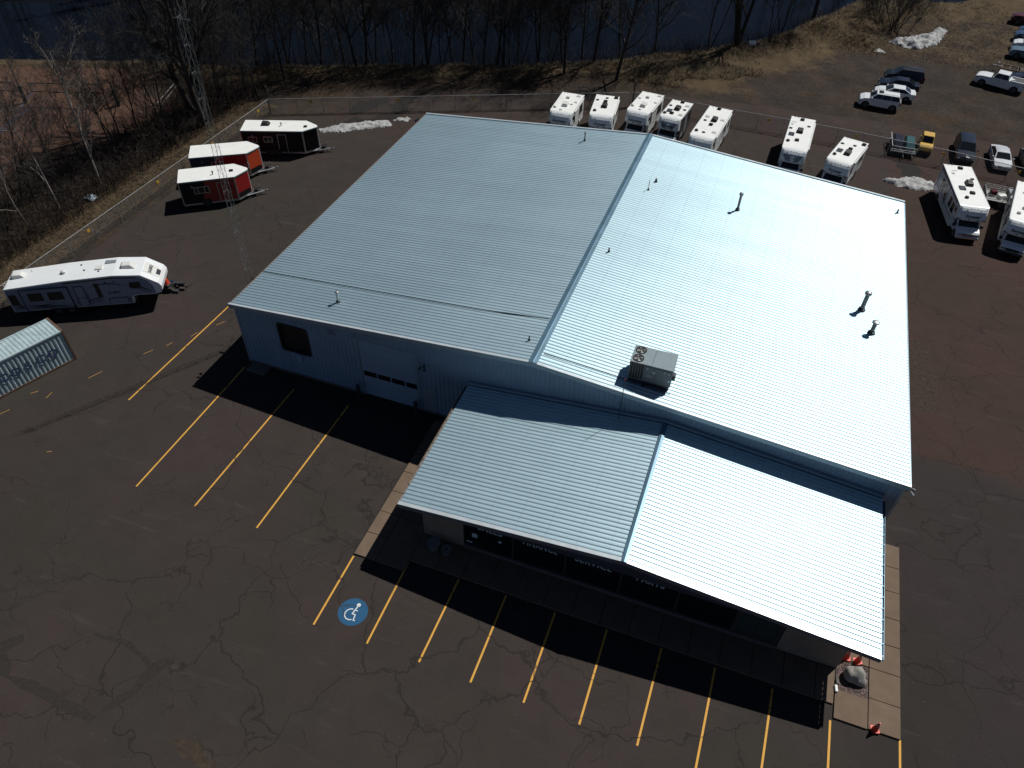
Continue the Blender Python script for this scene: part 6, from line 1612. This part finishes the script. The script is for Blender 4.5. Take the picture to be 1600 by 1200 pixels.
TM = {
 'bank_a': tree_meshes(1, 14.5, 0.17, 1, (22, 9, 5, 3), spread=0.85),
 'bank_b': tree_meshes(2, 16.0, 0.21, 1, (24, 9, 5, 3), spread=0.8),
 'bank_c': tree_meshes(3, 14.5, 0.14, 2, (15, 8, 5, 3), fork=0.12),
 'slim_a': tree_meshes(4, 11, 0.11, 1, (13, 9, 6, 4), wig=0.22),
 'slim_b': tree_meshes(5, 9.5, 0.095, 2, (10, 8, 6, 4), wig=0.25, fork=0.3),
 'birch': tree_meshes(6, 11.5, 0.12, 1, (11, 8, 5, 3), wig=0.2, bark=M_BARKP, twig=M_TWIGP, lean=(-0.08,0.1)),
 'birch_b': tree_meshes(7, 9.0, 0.085, 1, (8, 6, 4, 3), wig=0.24, bark=M_BARKP, twig=M_TWIGP, lean=(0.05,0.05)),
 'fork': tree_meshes(8, 19.0, 0.46, 3, (13, 10, 7, 5), lean=(-0.12,0.04), fork=0.30, spread=0.6),
 'triple': tree_meshes(9, 18.5, 0.36, 3, (11, 9, 6, 4), fork=0.20, spread=0.6),
 'shrub': tree_meshes(10, 5.5, 0.06, 16, (10, 7, 4, 2), fork=0.75, wig=0.14, spread=0.6, maxlev=3),
}
def tree(kind, x, y, s, rz, label, group=None, name='bare_tree'):
    t = thing(name, label, 'shrub' if 'shrub' in name else 'tree', (x, y, ground_z(x, y)), rz, group); t.scale = (s, s, s)
    a, b = TM[kind]; place('trunk', a, t); place('crown', b, t)
tree('fork', -24.9, 28.8, 1.0, 0.0, 'thick forked tree leaning left beside the bend of the fence')
tree('bank_b', 11.37, 56.23, 0.95, 0.4, 'bare tree standing forward of the bank above the second motorhome')
tree('bank_a', 5.39, 55.31, 1.0, 1.1, 'bare tree forward of the bank above the first motorhome')
tree('slim_a', -23.31, 41.47, 1.25, 2.0, 'slim bare tree on the grassy slope above the fence corner')
tree('triple', 23.0, 71.6, 1.0, 0.6, 'bare tree with three stems on the bank right of the dry grass')
tree('bank_b', 31.3, 84.5, 1.35, 2.2, 'stout dark tree rising behind the grass mound')
tree('slim_b', 26.6, 74.8, 1.0, 0.2, 'thin twin stems on the bank between the two large right trees')
tree('shrub', 41.6, 86.6, 1.15, 0.3, 'wide bare shrub behind the largest snow heap', name='bare_shrub')
tree('shrub', 38.3, 90.5, 0.9, 1.3, 'wide bare shrub at the top of the picture on the mound', name='bare_shrub')
tree('birch', -26.2, 15.6, 1.0, 0.0, 'tall pale barked tree reaching over the sand court')
tree('birch_b', -26.3, 10.9, 1.05, 0.8, 'pale thin crooked tree at the grass edge near the blue sheet')
tree('birch_b', -25.9, 7.4, 0.95, 2.6, 'pale thin tree nearest the camper behind the left fence')
rng = random.Random(77)
ORD = ['first','second','third','fourth','fifth','sixth','seventh','eighth','ninth','tenth','eleventh','twelfth','thirteenth','fourteenth','fifteenth','sixteenth','seventeenth','eighteenth','nineteenth','twentieth']
def screen_x(x, y):
    d = Vector((x-CX, y-CY, -CZ)); return d.dot(_r)/d.dot(_f)
def row(kinds, spots, lo, hi, lab, grp):
    for k, (x, y) in enumerate(sorted(spots, key=lambda q: screen_x(*q))):
        tree(rng.choice(kinds), x, y, rng.uniform(lo, hi), rng.random()*6.28, lab % ORD[k], grp)
row(('bank_a','bank_b','bank_c'), [(4.3,58.2),(7.6,60.2),(-2.2,55.6),(-3.0,55.3),(-10.6,52.2),(-18.0,48.4),(-16.9,48.8),(-12.2,51.8),(-6.9,54.2),(1.3,57.6),(-21.9,47.0),(-25.6,45.8),(-34.5,42.0),(-29.0,44.2),(13.8,66.0)],
    0.85, 1.12, 'bare grey tree on the river bank, %s trunk from the left along the dark water', 'bare trees along the river bank')
row(('slim_a','slim_b','slim_a'), [(-28.3,13.1),(-27.7,9.9),(-27.4,6.8),(-29.5,17.5),(-28.8,21.5),(-26.9,22.8),(-27.6,26.2),(-28.8,31.5),(-26.2,33.5),(-24.6,33.0),(-23.2,36.2),(-30.2,10.5),(-26.6,18.9),(-25.6,24.6),(-29.2,4.2),(-26.0,37.6)],
    0.75, 1.0, 'bare dark tree in the tangled wood left of the fence, %s trunk from the left', 'bare trees in the tangled wood left of the fence')

row(('slim_a','slim_b'), [(-19.6,48.6),(-14.6,50.9),(-9.2,53.4),(-8.2,54.3),(-4.9,55.6),(-0.6,57.0),(2.6,58.9),(6.0,60.6),(10.2,62.9),(-27.4,45.0),(-23.6,46.6),(-32.0,43.2),(19.8,70.8),(27.6,79.0),(-11.4,53.6),(-1.9,57.6),(-17.0,50.9),(3.6,60.6),(-6.2,56.4),(-21.0,49.6)],
    0.85, 1.35, 'slender twiggy sapling at the water edge, %s sapling from the left', 'saplings at the water edge')
# far wood across the river (only its dark reflection and upper twigs matter)
def far_wood():
    mb = MB(); r2 = random.Random(5)
    for k, (x, y) in enumerate(BANK):
        if k == 0 or k == len(BANK)-1: continue
        a = BANK[k-1]; b = BANK[k+1]; dx, dy = b[0]-a[0], b[1]-a[1]; l = math.hypot(dx, dy); n = max(3, int(l/(1.0 if -75 < x < 14 else 3.5)))
        for q in range(n):
            off = r2.uniform(31, 52); px, py = x-dy/l*off+r2.uniform(-.5,.5)*dx, y+dx/l*off+r2.uniform(-.5,.5)*dy
            h = r2.uniform(10, 18); mb.tube([(px,py,0),(px+r2.uniform(-.6,.6),py,h)], [0.22,0.05], 5, False)
            for s in range(34):
                z = r2.uniform(2.5, h); a_ = r2.random()*6.28; ll = r2.uniform(1.2, 3.2)*(1.1-z/h*0.6)
                mb.tube([(px,py,z),(px+ll*math.cos(a_),py+ll*math.sin(a_),z+ll*0.7)], [0.09,0.02], 3, False)
    o = stuff(mb.build('far_wood', M_BRUSH)); o['label'] = 'bare wood on the far side of the river'
far_wood()

# undergrowth: a thicket nobody could count
def brush(name, label, spots, n, hmin, hmax, m, seed, rad=0.012):
    r2 = random.Random(seed); mb = MB()
    for k in range(n):
        x, y = spots(r2); z = ground_z(x, y); h = r2.uniform(hmin, hmax); a = r2.random()*6.28; le = r2.uniform(0.1, 0.6)*h
        p0 = Vector((x, y, z-0.05)); p1 = p0+Vector((le*0.4*math.cos(a), le*0.4*math.sin(a), h*0.55)); p2 = p0+Vector((le*math.cos(a), le*math.sin(a), h))
        mb.tube([p0, p1, p2], [rad*1.3, rad, rad*0.4], 3, False)
        for s in range(3):
            f = r2.uniform(0.3, 0.95); o = p0.lerp(p1, f*2) if f < 0.5 else p1.lerp(p2, f*2-1); b = r2.random()*6.28; l2 = h*r2.uniform(0.15, 0.35)
            mb.tube([o, o+Vector((l2*math.cos(b), l2*math.sin(b), l2*0.6))], [rad*0.6, rad*0.3], 3, False)
    o = stuff(mb.build(name, m)); o['label'] = label
def wood_spot(r2):
    while True:
        x, y = r2.uniform(-31.5, -23.8), r2.uniform(-2, 37)
        if x < -28.5 and r2.random() < 0.5: continue
        if bank_dist(x, y) < -2: return x, y
brush('undergrowth', 'tangled bare undergrowth between the left fence and the sand court', wood_spot, 4600, 0.7, 2.6, M_BRUSH, 21)
def bank_spot(r2):
    k = r2.randrange(5, 18); a, b = BANK[k], BANK[k+1]; t_ = r2.random(); dx, dy = b[0]-a[0], b[1]-a[1]; l = math.hypot(dx, dy); off = r2.uniform(-0.4, 2.6)
    return a[0]+dx*t_-dy/l*off, a[1]+dy*t_+dx/l*off
brush('bank_brush', 'bare brush growing down the river bank', bank_spot, 1900, 0.8, 2.6, M_BRUSH, 22)
# grass blades
def grass(name, label, spots, n, m, seed, hmin=0.12, hmax=0.42):
    r2 = random.Random(seed); mb = MB()
    for k in range(n):
        x, y = spots(r2); z = ground_z(x, y)
        for s in range(4):
            a = r2.random()*6.28; h = r2.uniform(hmin, hmax); le = r2.uniform(0.3, 1.6)*h; wd = r2.uniform(0.012, 0.03); px, py = x+r2.uniform(-.16,.16), y+r2.uniform(-.16,.16)
            c, s_ = math.cos(a), math.sin(a)
            mb.add([(px-s_*wd,py+c*wd,z-0.01),(px+s_*wd,py-c*wd,z-0.01),(px+c*le,py+s_*le,z+h)], [(0,1,2)])
    o = stuff(mb.build(name, m)); o['label'] = label
def strip_spot(r2):
    return r2.uniform(-24.6, -20.15), r2.uniform(-8, 35)
grass('dry_grass', 'flattened dry grass along the outside of the left fence', strip_spot, 9000, M_STRAWD, 31, 0.05, 0.22)
def edge_spot(r2):
    k = r2.randrange(4, 19); a, b = BANK[k], BANK[k+1]; t_ = r2.random(); dx, dy = b[0]-a[0], b[1]-a[1]; l = math.hypot(dx, dy); off = -abs(r2.gauss(0, 1.3))+0.5
    return a[0]+dx*t_-dy/l*off, a[1]+dy*t_+dx/l*off
grass('bank_grass', 'pale dead grass fringing the river bank', edge_spot, 7000, M_STRAW, 32, 0.1, 0.4)
def mound_spot(r2):
    if r2.random() < 0.55:
        while True:
            x, y = r2.uniform(12, 27), r2.uniform(56.5, 66)
            d = bank_dist(x, y)
            if -8.5+2.5*noise.noise((x*.3,y*.3,0)) < d < 0.2: return x, y
    mx, my, h, s = MOUNDS[r2.randrange(6)]
    return r2.gauss(mx, s*0.8), r2.gauss(my, s*0.8)
grass('mound_grass', 'tufts of straw coloured grass on the mounds right of the river bend', mound_spot, 9000, M_STRAW, 33, 0.12, 0.45)
def lot_spot(r2): return r2.uniform(34, 57), r2.uniform(76, 104)
grass('sparse_grass', 'sparse trodden grass in the dirt lot', lot_spot, 4500, M_STRAWD, 34, 0.06, 0.2)

# ------------------------------------------------------------------ sand courts
def court_post(x, y, h, lab):
    t = thing('court_post', lab, 'net post', (x, y, 0), 0, 'padded posts of the sand courts')
    mb = MB(); mb.cyl((0,0,-0.1), (0,0,h), 0.06, 8); mb.build('post', M_GALVD, t)
    mb = MB(); mb.cyl((0,0,0.05), (0,0,1.75), 0.19, 12); mb.build('padding', M_NET, t)
court_post(-45.2, 26.15, 4.3, 'tall net post with black padding at the left picture edge')
court_post(-35.8, 29.2, 2.5, 'short padded net post among the trees')
court_post(-57.5, 22.6, 3.0, 'padded net post left of the picture edge')
def net(p, q, z0, z1, lab):
    t = thing('court_net', lab, 'net', (p[0], p[1], 0)); d = Vector((q[0]-p[0], q[1]-p[1], 0)); mb = MB()
    for z in (z0, z1): mb.tube([(0,0,z), (d.x,d.y,z)], 0.055, 4)
    mb.tube([(0,0,z0),(0,0,z1)], 0.045, 4); mb.tube([(d.x,d.y,z0),(d.x,d.y,z1)], 0.045, 4); mb.build('border_tape', M_NET, t)
    mb = MB(); n = int(d.length/0.14)
    for k in range(n): mb.tube([(d.x*k/n,d.y*k/n,z0),(d.x*k/n,d.y*k/n,z1)], 0.004, 3, False)
    for k in range(7): z = z0+(z1-z0)*k/7; mb.tube([(0,0,z),(d.x,d.y,z)], 0.004, 3, False)
    o = mb.build('net_cords', M_NET, t); o['kind'] = 'stuff'
net((-43.9,26.25), (-36.6,28.75), 1.35, 2.25, 'black volleyball net between the two posts, behind bare trees')
net((-57,22.8), (-45.2,25.7), 1.35, 2.25, 'black volleyball net cut by the left picture edge')
def tape(pts, m, nm='court_line'):
    for (ax, ay), (bx, by) in zip(pts, pts[1:]):
        dx, dy = bx-ax, by-ay; l = math.hypot(dx, dy); nx, ny = -dy/l*0.05, dx/l*0.05; mb = MB()
        mb.box(0, l, -0.045, 0.045, 0.0, 0.012); struct(mb.build(nm, m, None, (ax, ay, -0.025+0.02), math.atan2(dy, dx)))
tape([(-41.2,12.5),(-43.2,22.2),(-46.9,28.8)], M_SEALINE); tape([(-40.0,12.0),(-42.1,19.8),(-44.2,25.8)], M_SEALINE)
tape([(-34.2,36.3),(-32.4,30.8)], M_TAPEW); tape([(-33.6,36.0),(-31.5,30.1)], M_TAPEW)

# ------------------------------------------------------------------ odds and ends
mb = MB()
for i in range(6):
    for j in range(4): pass
def crumpled(name, label, x, y, sx, sy, h, m, seed, rz=0.0):
    n = 9; vs = []; 
    for j in range(n):
        for i in range(n):
            u, v = i/(n-1)-0.5, j/(n-1)-0.5
            vs.append((u*sx, v*sy, 0.02+h*(0.5+noise.noise((u*4+seed, v*4, seed)))*(1-abs(u)*1.2)))
    mb = MB(); mb.add(vs, [(j*n+i, j*n+i+1, (j+1)*n+i+1, (j+1)*n+i) for j in range(n-1) for i in range(n-1)])
    o = mb.build(name, m, None, (x, y, ground_z(x, y)), rz, smooth=True); so_ = o.modifiers.new('thick', 'SOLIDIFY'); so_.thickness = 0.02
    tag(o, label, 'sheet')
crumpled('discarded_sheet', 'pale blue crumpled sheet lying at the edge of the wood', -25.1, 13.2, 1.1, 0.8, 0.4, M_TARPB, 2)
crumpled('green_sheet', 'dull green sheet spread on the dry grass near the bank', 18.7, 62.6, 3.6, 1.5, 0.08, M_TARPG, 5, 0.5)
def barrel():
    t = thing('rusty_barrel', 'white and rust barrel lying on the bank below the three-stemmed tree', 'barrel', (24.9,72.6,ground_z(24.9,72.6)+0.35), 0.7)
    mb = MB(); mb.cyl((-0.75,0,0), (0.15,0,0), 0.36, 14); mb.build('body', M_OFFW, t)
    mb = MB(); mb.tube([(0.15,0,0),(0.7,0,0)], 0.362, 14); mb.build('rusty_end', M_CONTR, t)
barrel()
# stray leaves, stones and litter on the asphalt: small pale flecks
r3 = random.Random(9); mb = MB()
for k in range(520):
    x, y = r3.uniform(-19, 56), r3.uniform(-24, 48)
    if -0.3 < x < 41 and 0 < y < 30: continue
    if 15 < x < 41 and -10.5 < y < 1: continue
    s = r3.choice((0.012, 0.016, 0.02, 0.02, 0.035)); a = r3.random()*6
    mb.M = Matrix.Translation((x, y, s*0.4)) @ Matrix.Rotation(a, 4, 'Z')
    mb.add([(s,0,0),(0,s*.8,0),(-s,0,0),(0,-s*.7,0),(0,0,s*.6)], [(0,1,4),(1,2,4),(2,3,4),(3,0,4)])
o = stuff(mb.build('loose_stones', M_CONC)); o['label'] = 'scattered pale stones on the asphalt'
